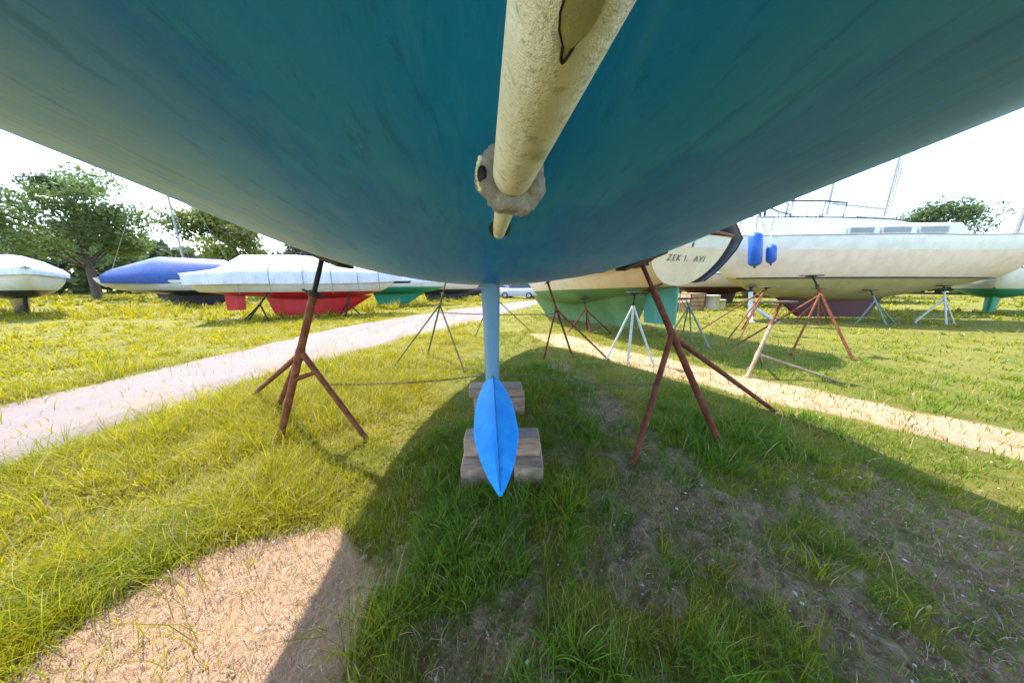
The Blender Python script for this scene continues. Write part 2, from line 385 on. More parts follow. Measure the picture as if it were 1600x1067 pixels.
def make_grass():
    PS = []; 
    for r0, r1, dens, wid in ((.25, 1.3, 14000, .0024), (1.3, 2.4, 8500, .0030), (2.4, 4.2, 4200, .0042), (4.2, 7.5, 1500, .0075), (7.5, 13, 420, .014), (13, 26, 85, .03), (26, 60, 14, .07)):
        x, y = scatter(r0, r1, dens); n0 = len(x); nt_ = max(8, int(n0/26)); tx, ty = scatter(r0, r1, nt_/(R(72)*(r1*r1-r0*r0))); nt_ = len(tx)
        ti = rng.integers(0, nt_, n0); inT = rng.random(n0) < .68; rr = .030*min(2.2, .7+.25*r1)*np.abs(rng.normal(0, 1, n0)); aa = rng.uniform(0, 2*np.pi, n0)
        x = np.where(inT, tx[ti]+rr*np.cos(aa), x); y = np.where(inT, ty[ti]+rr*np.sin(aa), y)
        th_t = rng.random(nt_); tuftH = np.where(inT, (.65+.85*th_t)[ti], .75); tuftC = np.where(inT, rng.normal(0, .22, nt_)[ti], 0)
        sand, track, soil, lush, w2 = masks(x, y)
        patch = fbm(x*2.6, y*2.6, 71, 4); pin = path_in(x, y)
        left = sstep(-.35, -1.0, x+.25*y*0)           # thick dry meadow on the left, sunlit yellow painted into its blades
        d = .62+.35*left+.7*lush
        d = d*(1-.94*sand)*(1-.66*soil)*(1-.72*track)
        d = d*np.where(pin > -.08, np.where(pin > .12, .015, .35), 1)
        d = d*(.45+.55*sstep(.36, .56, patch)+.5*left)
        keep = rng.random(len(x)) < d
        x, y = x[keep], y[keep]; tuftH = tuftH[keep]; tuftC = tuftC[keep]; inT = inT[keep]; aa = aa[keep]; rr = rr[keep]; lush = lush[keep]; left = left[keep]; patch = patch[keep]; w2 = w2[keep]; soil = soil[keep]; sand = sand[keep]; track = track[keep]
        n = len(x); tall = fbm(x*1.5+5, y*1.5, 77, 3)
        h = (.045+.075*rng.random(n)**1.3)*(.55+.9*tall)*(1-.35*soil)+.09*lush*rng.random(n)+.17*sstep(-.95, -1.5, x)*rng.random(n)**1.5*sstep(.32, .62, tall)
        far = sstep(5, 12, np.hypot(x, y)); h = h*(1-.25*far)*tuftH*(1-.45*np.exp(-((x+.78)/.32)**2)*(y > 1.0)); weed = (rng.random(n) < .035)*(sand < .1)*(track < .1)*(np.hypot(x, y) < 4) > 0; h = np.where(weed, h*.5, h)
        # verge in front of the boats on the far side of the path grows taller
        verge = sstep(9.5, 11, y)*(path_in(x, y) < -3.0); h = h*(1+1.6*verge)
        w = wid*(.6+.8*rng.random(n))*(1+.5*lush)*np.where(weed, 3.6, 1)
        yel = np.clip(.10+.85*left*sstep(.15, .5, fbm(x*1.1, y*1.1, 81, 3)+.14)+.5*sstep(.5, .75, w2)*(1-left)+rng.normal(0, .12, n)+tuftC-.25*lush+.35*sstep(4, 7, y), 0, 1)[:, None]
        g = np.array([.105, .20, .010])*(.7+.6*rng.random((n, 1))); ye = np.array([.36, .305, .004])*(.75+.5*rng.random((n, 1)))
        c = g*(1-yel)+ye*yel
        dry = (rng.random(n) < .05+.10*(1-lush)*sstep(.45, .7, w2))[:, None]
        c = np.where(dry, np.array([.42, .33, .17])*(.7+.5*rng.random((n, 1))), c)
        az = rng.uniform(0, 2*np.pi, n)*.75+2*np.pi*fbm(x*2, y*2, 91, 2); lean = .25+1.1*rng.random(n)**1.2; az = np.where(inT, aa+rng.normal(0, .5, n), az)
        PS.append((np.stack([x, y, ground_z(x, y)], -1), h, w, az, lean, c))
    A = [np.concatenate([p[i] for p in PS]) for i in range(6)]
    o = blades_mesh('grass', *A, M['grass'], twist=rng.normal(0, .8, len(A[0]))); tag(o, kind='stuff'); print('blades', len(A[0]))
    # straw lying flat
    x, y = scatter(.3, 3.2, 7500); sand, track, soil, lush, w2 = masks(x, y)
    keep = rng.random(len(x)) < np.clip(sand*1.0+soil*.10+track*.15+.03, 0, 1); x, y = x[keep], y[keep]; n = len(x)
    c = np.array([.50, .36, .25])*(.55+.6*rng.random((n, 1)))
    P = np.stack([x, y, ground_z(x, y)+.012+.006*rng.random(n)], -1)
    o = blades_mesh('dry_straw', P, np.full(n, .02)*rng.random(n), (.0011+.0013*rng.random(n)), rng.uniform(0, 6.28, n), 1.5+3.2*rng.random(n), c, M['straw']); tag(o, kind='stuff')
    # soil clods and pale chips
    for nm, dens, fn, cols, sz in (('soil_clods', 3500, lambda s, t, so: so*.95+.10*t+.03, ((.15, .095, .06), (.42, .30, .20)), (.002, .009)),
                                   ('pale_litter', 120, lambda s, t, so: so*.3+.16+.4*t+.4*s, ((.55, .5, .42), (.75, .72, .66)), (.003, .014))):
        x, y = scatter(.3, 5.0, dens); sand, track, soil, lush, w2 = masks(x, y)
        keep = rng.random(len(x)) < fn(sand, track, soil); x, y = x[keep], y[keep]; n = len(x)
        s = rng.uniform(sz[0], sz[1], n)*rng.random(n)**.4
        oc = np.array([(1, 0, 0), (-1, 0, 0), (0, 1, 0), (0, -1, 0), (0, 0, 1), (0, 0, -1)], float)
        V = oc[None]*s[:, None, None]*rng.uniform(.5, 1.3, (n, 6, 1)); V[:, :, 2] *= .6
        an = rng.uniform(0, 6.28, n); ca, sa = np.cos(an)[:, None], np.sin(an)[:, None]
        V = np.stack([V[:, :, 0]*ca-V[:, :, 1]*sa, V[:, :, 0]*sa+V[:, :, 1]*ca, V[:, :, 2]], -1)+np.stack([x, y, ground_z(x, y)+s*.2], -1)[:, None, :]
        T = np.array([(0, 2, 4), (2, 1, 4), (1, 3, 4), (3, 0, 4), (2, 0, 5), (1, 2, 5), (3, 1, 5), (0, 3, 5)])
        me = bpy.data.meshes.new(nm); raw_mesh(me, V.reshape(-1, 3), ((np.arange(n)*6)[:, None, None]+T).reshape(-1, 3))
        a = me.attributes.new('tint', 'FLOAT_COLOR', 'POINT'); c4 = np.ones((n, 6, 4), np.float32); t = rng.random((n, 1, 1)); c4[:, :, :3] = np.array(cols[0])*(1-t)+np.array(cols[1])*t
        a.data.foreach_set('color', c4.ravel()); me.materials.append(M['straw']); o = bpy.data.objects.new(nm, me); COL.objects.link(o); tag(o, kind='stuff')
make_grass()

# ------------------------------------------------------------------ the boat overhead
YAW = math.atan(.1)
BOATX = .055
HB = smooth_curve([-2.6, -1, .6, 1.6, 2.9, 3.6, 4.4, 5.2, 6.2, 7.0], [1.62, 1.84, 1.91, 1.92, 1.84, 1.68, 1.40, 1.05, .52, .05])
HK = smooth_curve([-2.6, -1, 0, 1.05, 2.2, 3.2, 4.4, 5.4, 6.3, 6.8, 7.0], [2.06, 1.84, 1.68, 1.50, 1.315, 1.30, 1.38, 1.60, 2.00, 2.35, 2.55])
HS = smooth_curve([-2.6, 1, 4, 7.0], [2.42, 2.38, 2.46, 2.62])
HP = 2.3
def hull_z(x, y):
    b = HB(y); u = min(abs(x)/b, .999); return HS(y)-(HS(y)-HK(y))*(1-u**HP)**(1/HP)
def w2l(x, y):
    dx, dy = x-BOATX, y; c, s = math.cos(YAW), math.sin(YAW); return dx*c+dy*s, -dx*s+dy*c
def l2w(x, y, z):
    c, s = math.cos(YAW), math.sin(YAW); return Vector((BOATX+x*c-y*s, x*s+y*c, z))
def hull_at(wx, wy):
    lx, ly = w2l(wx, wy); z = hull_z(lx, ly); e = .01
    n = Vector((-(hull_z(lx+e, ly)-hull_z(lx-e, ly))/(2*e), -(hull_z(lx, ly+e)-hull_z(lx, ly-e))/(2*e), 1)).normalized()
    return z, rotz(YAW) @ n
def build_main_boat():
    rt = root('sailboat', 'large teal-bottomed sailing boat seen from underneath, with a bright blue keel bulb', 'sailboat', (BOATX, 0, 0), YAW)
    yv = [-2.6+9.6*i/110 for i in range(111)]; WL = 1.86
    bot = MB(); top = MB()
    for sgn in (-1, 1):
        rb = []; rtp = []
        for y in yv:
            b, zk, zs = HB(y), HK(y), HS(y); D = zs-zk
            def pt(th):
                s, c = math.sin(th), math.cos(th)
                return (sgn*b*max(s, 0)**(2/HP), y, zs-D*max(c, 0)**(2/HP))
            tw = math.acos(min(1, max(0, (zs-WL)/D))**(HP/2)) if zk < WL else 0
            rb.append([pt(tw*i/44) for i in range(45)]); rtp.append([pt(tw+(math.pi/2-tw)*i/14) for i in range(15)])
        bot.grid(rb, flip=sgn > 0); top.grid(rtp, flip=sgn > 0)
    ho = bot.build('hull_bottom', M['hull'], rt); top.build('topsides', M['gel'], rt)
    # transom and deck
    y = -2.6; b, zk, zs = HB(y), HK(y), HS(y)
    sec = []
    for i in range(41):
        th = -math.pi/2+math.pi*i/40; s, c = math.sin(th), math.cos(th)
        sec.append((math.copysign(b*abs(s)**(2/HP), s), y-.001, zs-(zs-zk)*max(c, 0)**(2/HP)))
    MB().add(sec, [tuple(range(41))], False).build('transom', M['gel'], rt)
    dk = MB(); dk.grid([[(HB(q)*u*.999, q, HS(q)+.10*(1-u*u)) for u in [i/8-1 for i in range(17)]] for q in yv[::3]]); dk.build('deck', M['gel'], rt)
    # fin keel: lens section lofted from hull to bulb
    kb = MB(); rows = []
    for i in range(15):
        t = i/14; z = 1.42*(1-t)+.42*t; te = 2.18-.06*t; le = 3.25-.45*t; th = .098-.034*t**.8
        ch = le-te; ring = []
        prof = [(0, .0), (.002, .40), (.05, .60), (.14, .74), (.3, .9), (.5, 1), (.7, .85), (.88, .5), (1, 0)]
        for u, w in prof: ring.append((th*w, te+ch*u, z))
        for u, w in prof[::-1][1:]: ring.append((-th*w, te+ch*u, z))
        ring.append(ring[0]); rows.append(ring)
    fk = kb.grid(rows).build('fin_keel', M['keelblue'], rt)
    # bulb: ridged teardrop
    bb = MB(); rows = []
    fw = smooth_curve([1.11, 1.2, 1.36, 1.62, 1.9, 2.2, 2.5, 2.78], [.010, .052, .104, .148, .144, .112, .058, .004])
    ft = smooth_curve([1.11, 1.3, 1.65, 2.1, 2.4, 2.78], [.335, .40, .49, .555, .53, .40])
    fb = smooth_curve([1.11, 1.3, 1.8, 2.4, 2.78], [.300, .285, .285, .29, .36])
    for i in range(45):
        q = 1.11+1.67*i/44; w, t, b = fw(q), ft(q), fb(q); m = b+(t-b)*.42; ring = []
        # ridge top, hollow flank, widest edge, round belly
        half = [(0.0, t), (.05*1, t-.006), (.14, m+(t-m)*.90), (.34, m+(t-m)*.70), (.62, m+(t-m)*.43), (.86, m+(t-m)*.19), (.97, m+(t-m)*.06), (1, m-.004), (.95, m-(m-b)*.4), (.75, m-(m-b)*.8), (.4, b+.004), (0, b)]
        for u, z in half: ring.append((u*w, q, z))
        for u, z in half[::-1][1:]: ring.append((-u*w, q, z))
        rows.append(ring)
    bb.add(rows[0][:-1], [tuple(range(len(rows[0])-1))])
    bo = bb.grid(rows, flip=True).build('keel_bulb', M['bulbblue'], rt)
    rg = MB(); rg.tube([(0, 1.13+1.0*i/12, ft(1.13+1.0*i/12)-.002) for i in range(13)], [.003]+[.006]*11+[.009], 6); rg.build('ridge_seam', M['seamblue'], bo)
    # shaft: horizontal tube, thick part aft of the collar
    inv = lambda p: Vector((*w2l(p[0], p[1]), p[2]))
    def at(px, py, Y):
        f = 416; x = (px-800)/f; u = (533.5-py)/f; c, s = math.cos(PITCH), math.sin(PITCH); yy = c+s*u; zz = -s+c*u
        return Vector((x*Y/yy, Y, H+zz*Y/yy))
    P0 = at(781, 357, 1.02); Pc = at(800, 278, .58); P2 = at(886, 0, .215)
    d = (Pc-P0); ax = (P2-Pc)
    sh = MB(); n = 40
    end = P2+(P2-Pc).normalized()*.95
    sh.tube([inv(lerp(P0-d*.15, Pc+ax*.02, i/8)) for i in range(9)], [.024, .0245, .0255, .026, .0265, .027, .0275, .028, .028], 28)
    so = sh.build('propeller_shaft', M['shaft'], rt)
    tb = MB(); L = 30; pts = [lerp(Pc, end, (i/L)**1.0) for i in range(L+1)]
    tb.tube([inv(p) for p in pts], [.0385]*(L+1), 40); to = tb.build('shaft_tube', M['shaft'], rt)
    cl = MB(); c0 = inv(Pc); zf = (inv(Pc+ax)-c0).normalized(); xf = Vector((-1, 0, 0)); xf = (xf-zf*xf.dot(zf)).normalized(); fr = Matrix((xf, zf.cross(xf), zf)).transposed(); rows = []
    for i in range(97):
        a = 2*math.pi*(i % 96)/96; ring = []
        for j in range(19):
            b = 2*math.pi*(j % 18)/18; wob = 1.05+.16*math.sin(3*a+1)+.10*math.sin(7*a)+.16*(float(vnoise(a*5, b*2.5, 3))-.5)*2+.10*(float(vnoise(a*14, b*6, 4))-.5)*2; rr = .046+.0215*wob*math.cos(b)
            ring.append(c0+fr @ Vector((rr*math.cos(a), rr*math.sin(a), .028*math.sin(b)*(1+.15*math.sin(5*a)+.3*(float(vnoise(a*8, b*3, 6))-.5)))))
        rows.append(ring)
    co = cl.grid(rows).build('shaft_collar', M['collar'], rt)
    fl = MB()                                   # broken rim flake and dark gap on the port side of the collar
    for k in range(7):
        a = -.40+.13*k; p = c0+fr @ Vector((.066*math.cos(a), .066*math.sin(a), .012)); fl.ellipsoid(p, (.006, .009, .006), 7, 5)
    fl.build('broken_rim', M['shaft'], co)
    gp = MB(); gp.ellipsoid(c0+fr @ Vector((.058*math.cos(.05), .058*math.sin(.05), .020)), (.010, .014, .016), 10, 7); gp.build('dark_gap', M['blackrub'], co)
    sl = MB(); q = inv(P0); zc = hull_z(q.x, q.y)
    rows = []
    for i in range(25):
        a = 2*math.pi*i/24; ring = []
        for rr, dz in ((.022, -.006), (.030, -.007), (.037, -.002), (.043, .006)):
            x = q.x+rr*math.cos(a); yy = q.y+.02+rr*2.2*math.sin(a); ring.append((x, yy, hull_z(x, yy)+dz-.002))
        rows.append(ring)
    sl.grid(rows).build('shaft_seal', M['blackrub'], rt)
    # scraped olive patch lying on the tube near the camera
    pa = MB(); rows = []
    fr2 = frame(inv(end)-inv(Pc))
    down = (fr2.inverted() @ Vector((0, -.55, -.83))); a0 = math.atan2(down.y, down.x)
    base = inv(lerp(Pc, P2, 1.06)); dirv = (inv(P2)-inv(Pc)).normalized()
    for i in range(28):
        t = i/27; wv = .27*(.82+.12*math.sin(t*9)+.1*math.sin(t*23))*min(1, (t*6)**.5+.35); c = base+dirv*(.26*t); ring = []
        for j in range(11):
            v = j/5-1; a = a0-.10+v*wv; ring.append(c+fr2 @ Vector((.0389*math.cos(a), .0389*math.sin(a), -.012*(1-v*v)*(i == 0))))
        rows.append(ring)
    pa.grid(rows).build('scraped_patch', M['patchpaint'], to)
    ed = MB(); ed.tube([rows[0][j]+Vector((0, 0, 0)) for j in range(11)], .0011, 6); ed.tube([r[0] for r in rows], .0007, 5); ed.build('crack_edge', M['blackrub'], to)
    return at
at = build_main_boat()

# ------------------------------------------------------------------ boat stands
def boat_stand(label, pole_foot, top, feet, apex, r=.03, mat='rust', sleeve=.72, pad=(.34, .2), padn=None, brace=False, rod='black_steel', group='boat stands', handle=True, name='boat_stand', padmat='pad'):
    pf = Vector(pole_foot); base = (pf.x, pf.y, 0); rt = root(name, label, 'boat stand', base, 0, group, world=True)
    tp = Vector(top); d = (tp-pf).normalized(); m = M[mat]
    sl = lerp(pf, tp, sleeve)
    MB().tube([pf, sl], r, 14).build('pole', m, rt)
    if r > .025:                              # threaded rod on the two nearest stands
        q0, q1 = sl-d*.02, tp-d*.02; nn = int((q1-q0).length/.006); MB().tube([lerp(q0, q1, i/nn) for i in range(nn+1)], [r*(.70 if i % 2 else .58) for i in range(nn+1)], 12).build('screw_rod', M[rod], rt)
    else: MB().tube([sl-d*.02, tp-d*.02], r*.66, 12).build('screw_rod', M[rod], rt)
    nut = MB().tube([sl-d*.012, sl+d*.03], r*1.35, 8)
    if handle:
        sd = d.cross(Vector((0, 1, 0))).normalized(); nut.tube([sl+d*.012-sd*r*3.2, sl+d*.012+sd*r*3.2], r*.35, 8)
    nut.build('screw_collar', m if r < .02 else M[rod], rt)
    ap = lerp(pf, tp, apex)
    MB().tube([ap-d*.05, ap+d*.05], r*1.18, 14).build('leg_socket', m, rt)
    lg = []
    for i, f in enumerate(feet):
        f = Vector((*f, 0)) if len(f) == 2 else Vector(f)
        a0 = ap+d*(.03-.03*i)
        l = MB().tube([a0, f], [r*.86, r*.78], 12).build('leg', m, rt); lg.append((a0, f))
        MB().tube([f+Vector((0, 0, -.005)), f+Vector((0, 0, .012))], r*1.5, 12).build('foot_plate', m, l)
    MB().tube([pf+Vector((0, 0, -.005)), pf+Vector((0, 0, .012))], r*1.6, 12).build('foot_plate', m, rt)
    if brace:
        a, f = lg[0]; p1 = lerp(a, f, .22); p0 = lerp(pf, tp, apex-.14); MB().tube([p0, p1], r*.72, 10).build('brace', m, rt)
    n = Vector(padn) if padn is not None else Vector((0, 0, 1)); fr = frame(n)
    if pad:
        MB().box(tp-n*.014, (pad[0], pad[1], .026), fr, .006).build('pad', M[padmat], rt)
        br = MB().box(tp-n*.034, (pad[0]*.45, pad[1]*.5, .014), fr, .003); br.build('pad_bracket', M[rod], rt)
    return rt
def under_hull(wx, wy, gap=.004):
    z, n = hull_at(wx, wy); return Vector((wx, wy, z))-n*gap, n
t, n = under_hull(-1.45, 2.14); LT = t
boat_stand('rusty red boat stand on bright grass, nearest on the left under the teal hull', (-1.98, 2.04, 0), t, [(-1.22, 2.04), (-3.12, 2.98), (-2.51, 2.63)], .49, .0275, 'rust', .80, (.38, .22), n, True, group='rusty stands under the teal boat')
t, n = under_hull(1.06, 2.30); RT_ = t
boat_stand('maroon boat stand on shaded grass, nearest on the right under the teal hull', (1.71, 1.95, 0), t, [(.92, 1.78), (2.78, 2.62)], .585, .0262, 'rust_dark', .84, (.36, .2), n, rod='rust_dark', group='rusty stands under the teal boat')
t, n = under_hull(-1.02, 4.35)
boat_stand('thin olive boat stand on sunlit grass between the gravel path and the blue fin keel', (-1.6, 4.88, 0), t, [(-1.93, 4.16), (-.74, 3.93)], .66, .016, 'olive_steel', .78, (.3, .18), n, rod='olive_steel', group='rusty stands under the teal boat')
t, n = under_hull(.50, 4.75)
boat_stand('slim red stand before the bow of the green-bottomed boat, at the shadow edge', (1.15, 4.98, 0), t, [(.58, 4.66), (1.72, 4.60)], .52, .020, 'rust_dark', .80, (.3, .18), n, rod='rust_dark', group='rusty stands under the teal boat')
t, n = under_hull(-.55, 6.1)
boat_stand('slender bow stand half hidden behind the blue fin keel', (-.35, 6.95, 0), t, [(-.95, 6.75), (.50, 7.9)], .55, .015, 'olive_steel', .8, (.26, .16), n, rod='olive_steel', group='rusty stands under the teal boat')
boat_stand('chalky white boat stand with a flat black top, in front of the green hull', (1.99, 4.40, 0), at(992, 456, 4.47), [(1.69, 4.60), (2.36, 4.26)], .80, .021, 'white_steel', .82, (.22, .16), None, handle=False, group='stands by the green boat', padmat='blackrub')
boat_stand('faded green boat stand behind the maroon stand, beside the teal rudder', (4.15, 5.45, 0), at(1071, 466, 6.6), [(4.75, 7.3), (3.75, 6.3), (4.4, 6.4)], .82, .02, 'green_steel', .9, (.26, .18), None, rod='white_steel', group='stands by the green boat')

# ------------------------------------------------------------------ chains
def chain(label, pts, pitch=.032, r=.0032, name='chain'):
    P = [Vector(p) for p in pts]; seg = [(a-b).length for a, b in zip(P[1:], P[:-1])]; L = sum(seg)
    rt = Vector(P[0]); mb = MB(); n = int(L/pitch)
    for k in range(n):
        s = (k+.5)/n*L; i = 0
        while i < len(seg)-1 and s > seg[i]: s -= seg[i]; i += 1
        c = lerp(P[i], P[i+1], s/seg[i]); d = (P[i+1]-P[i]).normalized(); fr = frame(d)
        roll = Matrix.Rotation(math.pi/2*(k % 2)+.3, 3, 'Z'); ring = []
        for q in range(9):
            a = 2*math.pi*q/8; ring.append(c+fr @ (roll @ Vector((.010*math.cos(a), 0, pitch*.72*math.sin(a)))))
        mb.tube(ring, r, 5, False)
    o = mb.build(name, M['chain'], None); return tag(o, label, 'chain', 'chains between the stands')
def sag(a, b, s, n=12): return [lerp(a, b, i/n)-Vector((0, 0, s*4*(i/n)*(1-i/n))) for i in range(n+1)]
A0 = lerp(lerp((-1.98, 2.04, 0), LT, .49), (-1.22, 2.04, 0), .33)
mid1 = at(738, 588, 2.96); mid2 = at(832, 587, 2.96)
B0 = lerp(lerp((1.71, 1.95, 0), RT_, .585), (.92, 1.78, 0), .40)
chain('rusty chain between the two nearest stands, slung low behind the keel', sag(A0, mid1, .03)+[mid2]+sag(mid2, B0, .04)[1:])
chain('thin chain between the two middle stands, crossing behind the blue fin keel', sag(at(684, 488, 4.45), at(872, 490, 4.7), .03), .045, .0042)

# ------------------------------------------------------------------ timber blocks under the bulb
def timber(label, c, size, rz, mat, gz=None):
    o = MB().box((0, 0, 0), size, None, .008)
    ob = o.build('timber_block', M[mat], None); ob.location = c; ob.rotation_euler = (0, 0, rz)
    return tag(ob, label, 'timber block', 'timber blocks under the keel bulb')
gz = float(ground_z(-.08, 1.7))
timber('weathered timber beam lying across under the near tip of the blue bulb', (-.07, 1.70, .215), (.52, .15, .135), .02, 'timber2')
timber('short grey timber offcut on the grass, left of the bulb tip', (-.245, 1.66, .074), (.19, .30, .146), .05, 'timber')
timber('short tan timber offcut on the grass, right of the bulb tip', (.115, 1.66, .074), (.19, .30, .146), -.04, 'timber2')
timber('upper timber of the rear pair, holding the far end of the blue bulb', (-.17, 2.62, .235), (.54, .16, .105), .06, 'timber')
timber('lower timber of the rear pair, lying on shaded ground', (-.13, 2.62, .090), (.52, .20, .18), -.02, 'timber2')

# ------------------------------------------------------------------ other boats
def boat(name, label, loc, rz, L, B, zk, zs, wl, mats, bow=.35, stern=.7, overhang=.12, keel=None, rudder=None, band=None, rx=0, tr_rake=.25, P=2.1, group=None, bowrise=.25, sternk=.35):
    """local: +y bow, origin on the ground amidships. zk/zs: canoe bottom and sheer heights amidships"""
    rt = root(name, label, 'sailboat', loc, rz, group)
    rt.rotation_euler = (rx, 0, rz)
    b_ = smooth_curve([0, .2, .45, .7, .87, 1], [B/2*stern, B/2*(.3+.7*stern)*1.02, B/2, B/2*.8, B/2*.42, .02])
    k_ = smooth_curve([0, .15, .45, .7, .88, 1], [zk+(zs-zk)*sternk, zk+(zs-zk)*sternk*.55, zk, zk+.08*(zs-zk), zk+.42*(zs-zk), zs+bowrise-.05])
    s_ = smooth_curve([0, .3, .65, 1], [zs+.05, zs, zs+.05, zs+bowrise])
    N = 48; bot = MB(); top = MB(); bnd = MB()
    def station(t):
        y = -L/2+L*t; b, k, s = b_(t), k_(t), s_(t); D = s-k
        def th(z): return math.acos(min(1, max(0, (s-z)/D))**(P/2)) if z > k else 0
        def pt(a, sg):
            si, co = math.sin(a), math.cos(a); z = s-D*max(co, 0)**(2/P)
            return (sg*b*max(si, 0)**(2/P), y-tr_rake*(z-k)*max(0, 1-t*6), z)
        return th, pt, s
    for sg in (-1, 1):
        rb = []; rp = []; rd = []
        for i in range(N+1):
            th, pt, s = station(i/N); w = th(wl); bd = th(s-band) if band else math.pi/2; bd = max(bd, w)
            rb.append([pt(w*j/14, sg) for j in range(15)]); rp.append([pt(w+(bd-w)*j/8, sg) for j in range(9)])
            if band: rd.append([pt(bd+(math.pi/2-bd)*j/5, sg) for j in range(6)])
        bot.grid(rb, flip=sg > 0); top.grid(rp, flip=sg > 0)
        if band: bnd.grid(rd, flip=sg > 0)
    ob = bot.build('hull_bottom', mats['bottom'], rt); ot = top.build('topsides', mats['top'], rt)
    if band: bnd.build('sheer_band', mats['band'], rt)
    # rubbing strake along the sheer
    ru = MB()
    for sg in (-1, 1):
        ru.tube([Vector(station(i/N)[1](math.pi/2, sg)) for i in range(N+1)], .022, 6)
    ru.build('rub_rail', mats.get('rail', M['blackrub']), rt)
    th, pt, s = station(0); sec = [pt(math.pi/2*(1-j/14), -1) for j in range(15)]+[pt(math.pi/2*j/14, 1) for j in range(1, 15)]
    sec = [(x, y-.006, z) for x, y, z in sec]
    tr = MB().add(sec, [tuple(range(len(sec)))], False).build('transom', mats.get('transom', mats['top']), rt)
    dk = MB(); rows = []
    for i in range(0, N+1, 2):
        th, pt, s = station(i/N); l, r = Vector(pt(math.pi/2, -1)), Vector(pt(math.pi/2, 1)); rows.append([lerp(l, r, u/8)+Vector((0, 0, .06*(1-(u/4-1)**2)-.01)) for u in range(9)])
    dk.grid(rows).build('deck', mats.get('deck', M['gel']), rt)
    if keel:
        rows = []
        for i in range(9):
            u = i/8; z = (zk+keel.get('up', .12))*(1-u)+keel['z']*u; y0 = keel['y0']*(1-u)+keel['y2']*u; y1 = keel['y1']*(1-u)+keel['y3']*u; th_ = keel.get('th', .12)*(1-.25*u)+keel.get('th0', 0)*(1-u)**2.2; ring = []
            pr = [(0, .1), (.1, .5), (.3, .9), (.5, 1), (.75, .75), (.92, .35), (1, .05)]
            for q, w in pr: ring.append((th_*w, y0+(y1-y0)*q, z))
            for q, w in pr[::-1]: ring.append((-th_*w, y0+(y1-y0)*q, z))
            ring.append(ring[0]); rows.append(ring)
        kb = MB().grid(rows); kb.add(rows[-1][:-1], [tuple(range(14))], False); kb.build('keel', mats.get('keel', mats['bottom']), rt)
    if rudder:
        y0, y1, z0, z1 = rudder; rb = MB(); rows = []
        for i in range(6):
            u = i/5; z = z0*(1-u)+z1*u; a = y0; b = y1-.1*(y1-y0)*u; rows.append([(.02, a, z), (.05, a+(b-a)*.6, z), (.01, b, z), (-.01, b, z), (-.05, a+(b-a)*.6, z), (-.02, a, z), (.02, a, z)])
        rb.grid(rows, False); rb.add(rows[-1][:-1], [tuple(range(6))], False); rb.build('rudder', mats.get('rudder', mats['bottom']), rt)
    return rt, station, tr
def simple(name, c, rough=.45, **k): return paint(name, c, rough=rough, **k)
M['red_bottom'] = simple('red_antifouling', (.52, .012, .02), sc=4)
M['green_bottom'] = paint('faded_green_antifouling', (.10, .21, .085), (.065, .15, .065), .6, 2.5, .1, (.16, .22, .15), .5)
M['teal_rudder'] = paint('teal_rudder_paint', (.035, .20, .155), (.05, .23, .18), .55, 4)
M['emerald'] = paint('emerald_bottom_paint', (.01, .25, .16), (.02, .2, .12), .55, 4)
M['olive_bottom'] = paint('olive_cream_bottom_paint', (.36, .30, .13), (.29, .25, .12), .6, 2.5, .1, (.2, .18, .1), .5)
M['navy'] = paint('navy_hull_paint', (.022, .022, .032), (.03, .03, .045), .25, 3, .02, (.08, .07, .07), .3)
M['darkbottom'] = paint('dark_grey_bottom_paint', (.03, .03, .035), (.05, .045, .045), .7, 4)
M['maroon'] = paint('maroon_keel_paint', (.09, .02, .025), (.06, .02, .025), .7, 5)
def wrap_mat():
    k = NT('white_shrink_wrap'); a = k.noise(1.6, k.coords((1, 2.2, .8)), 4, .5, 1.2); b = k.noise(7, k.coords((1, 3, 1)), 4, .6)
    col = k.mix(k.ramp(a, .35, .65), (.60, .60, .65), (.52, .52, .58)); col = k.mix(k.math('MULTIPLY', k.ramp(b, .55, .75), .4), col, (.42, .40, .41))
    k.bsdf(col, .38, k.bump(k.mix(.35, a, b), 1.0, .12), spec=.4); return k.m
M['wrap'] = wrap_mat()
M['tarp_grey'] = paint('grey_tarpaulin', (.25, .24, .24), (.17, .16, .16), .6, 4, .5)
M['tarp_dark'] = paint('dark_grey_tarpaulin', (.12, .13, .17), (.08, .085, .11), .5, 5, .4, (.09, .09, .11))
M['tarp_blue'] = paint('blue_tarpaulin', (.02, .07, .26), (.02, .05, .18), .55, 4, .4)
M['teak'] = paint('weathered_brown_teak', (.16, .075, .04), (.11, .05, .03), .7, 8)
M['pinkgel'] = paint('pinkish_white_gelcoat', (.66, .53, .45), (.58, .45, .36), .45, 3.5, .1, (.45, .3, .2), .5)
M['rope'] = paint('grey_rope', (.22, .21, .2), (.15, .14, .13), .9, 30)
M['glass2'] = paint('tinted_cabin_glass', (.03, .035, .04), None, .08, 2, 0, spec=.8)
M['steel'] = paint('stainless_rail', (.30, .30, .30), (.22, .22, .23), .3, 4)
M['ink'] = paint('dark_lettering_paint', (.07, .06, .055), (.22, .19, .15), .6, 30, .05, (.34, .30, .23), .8)

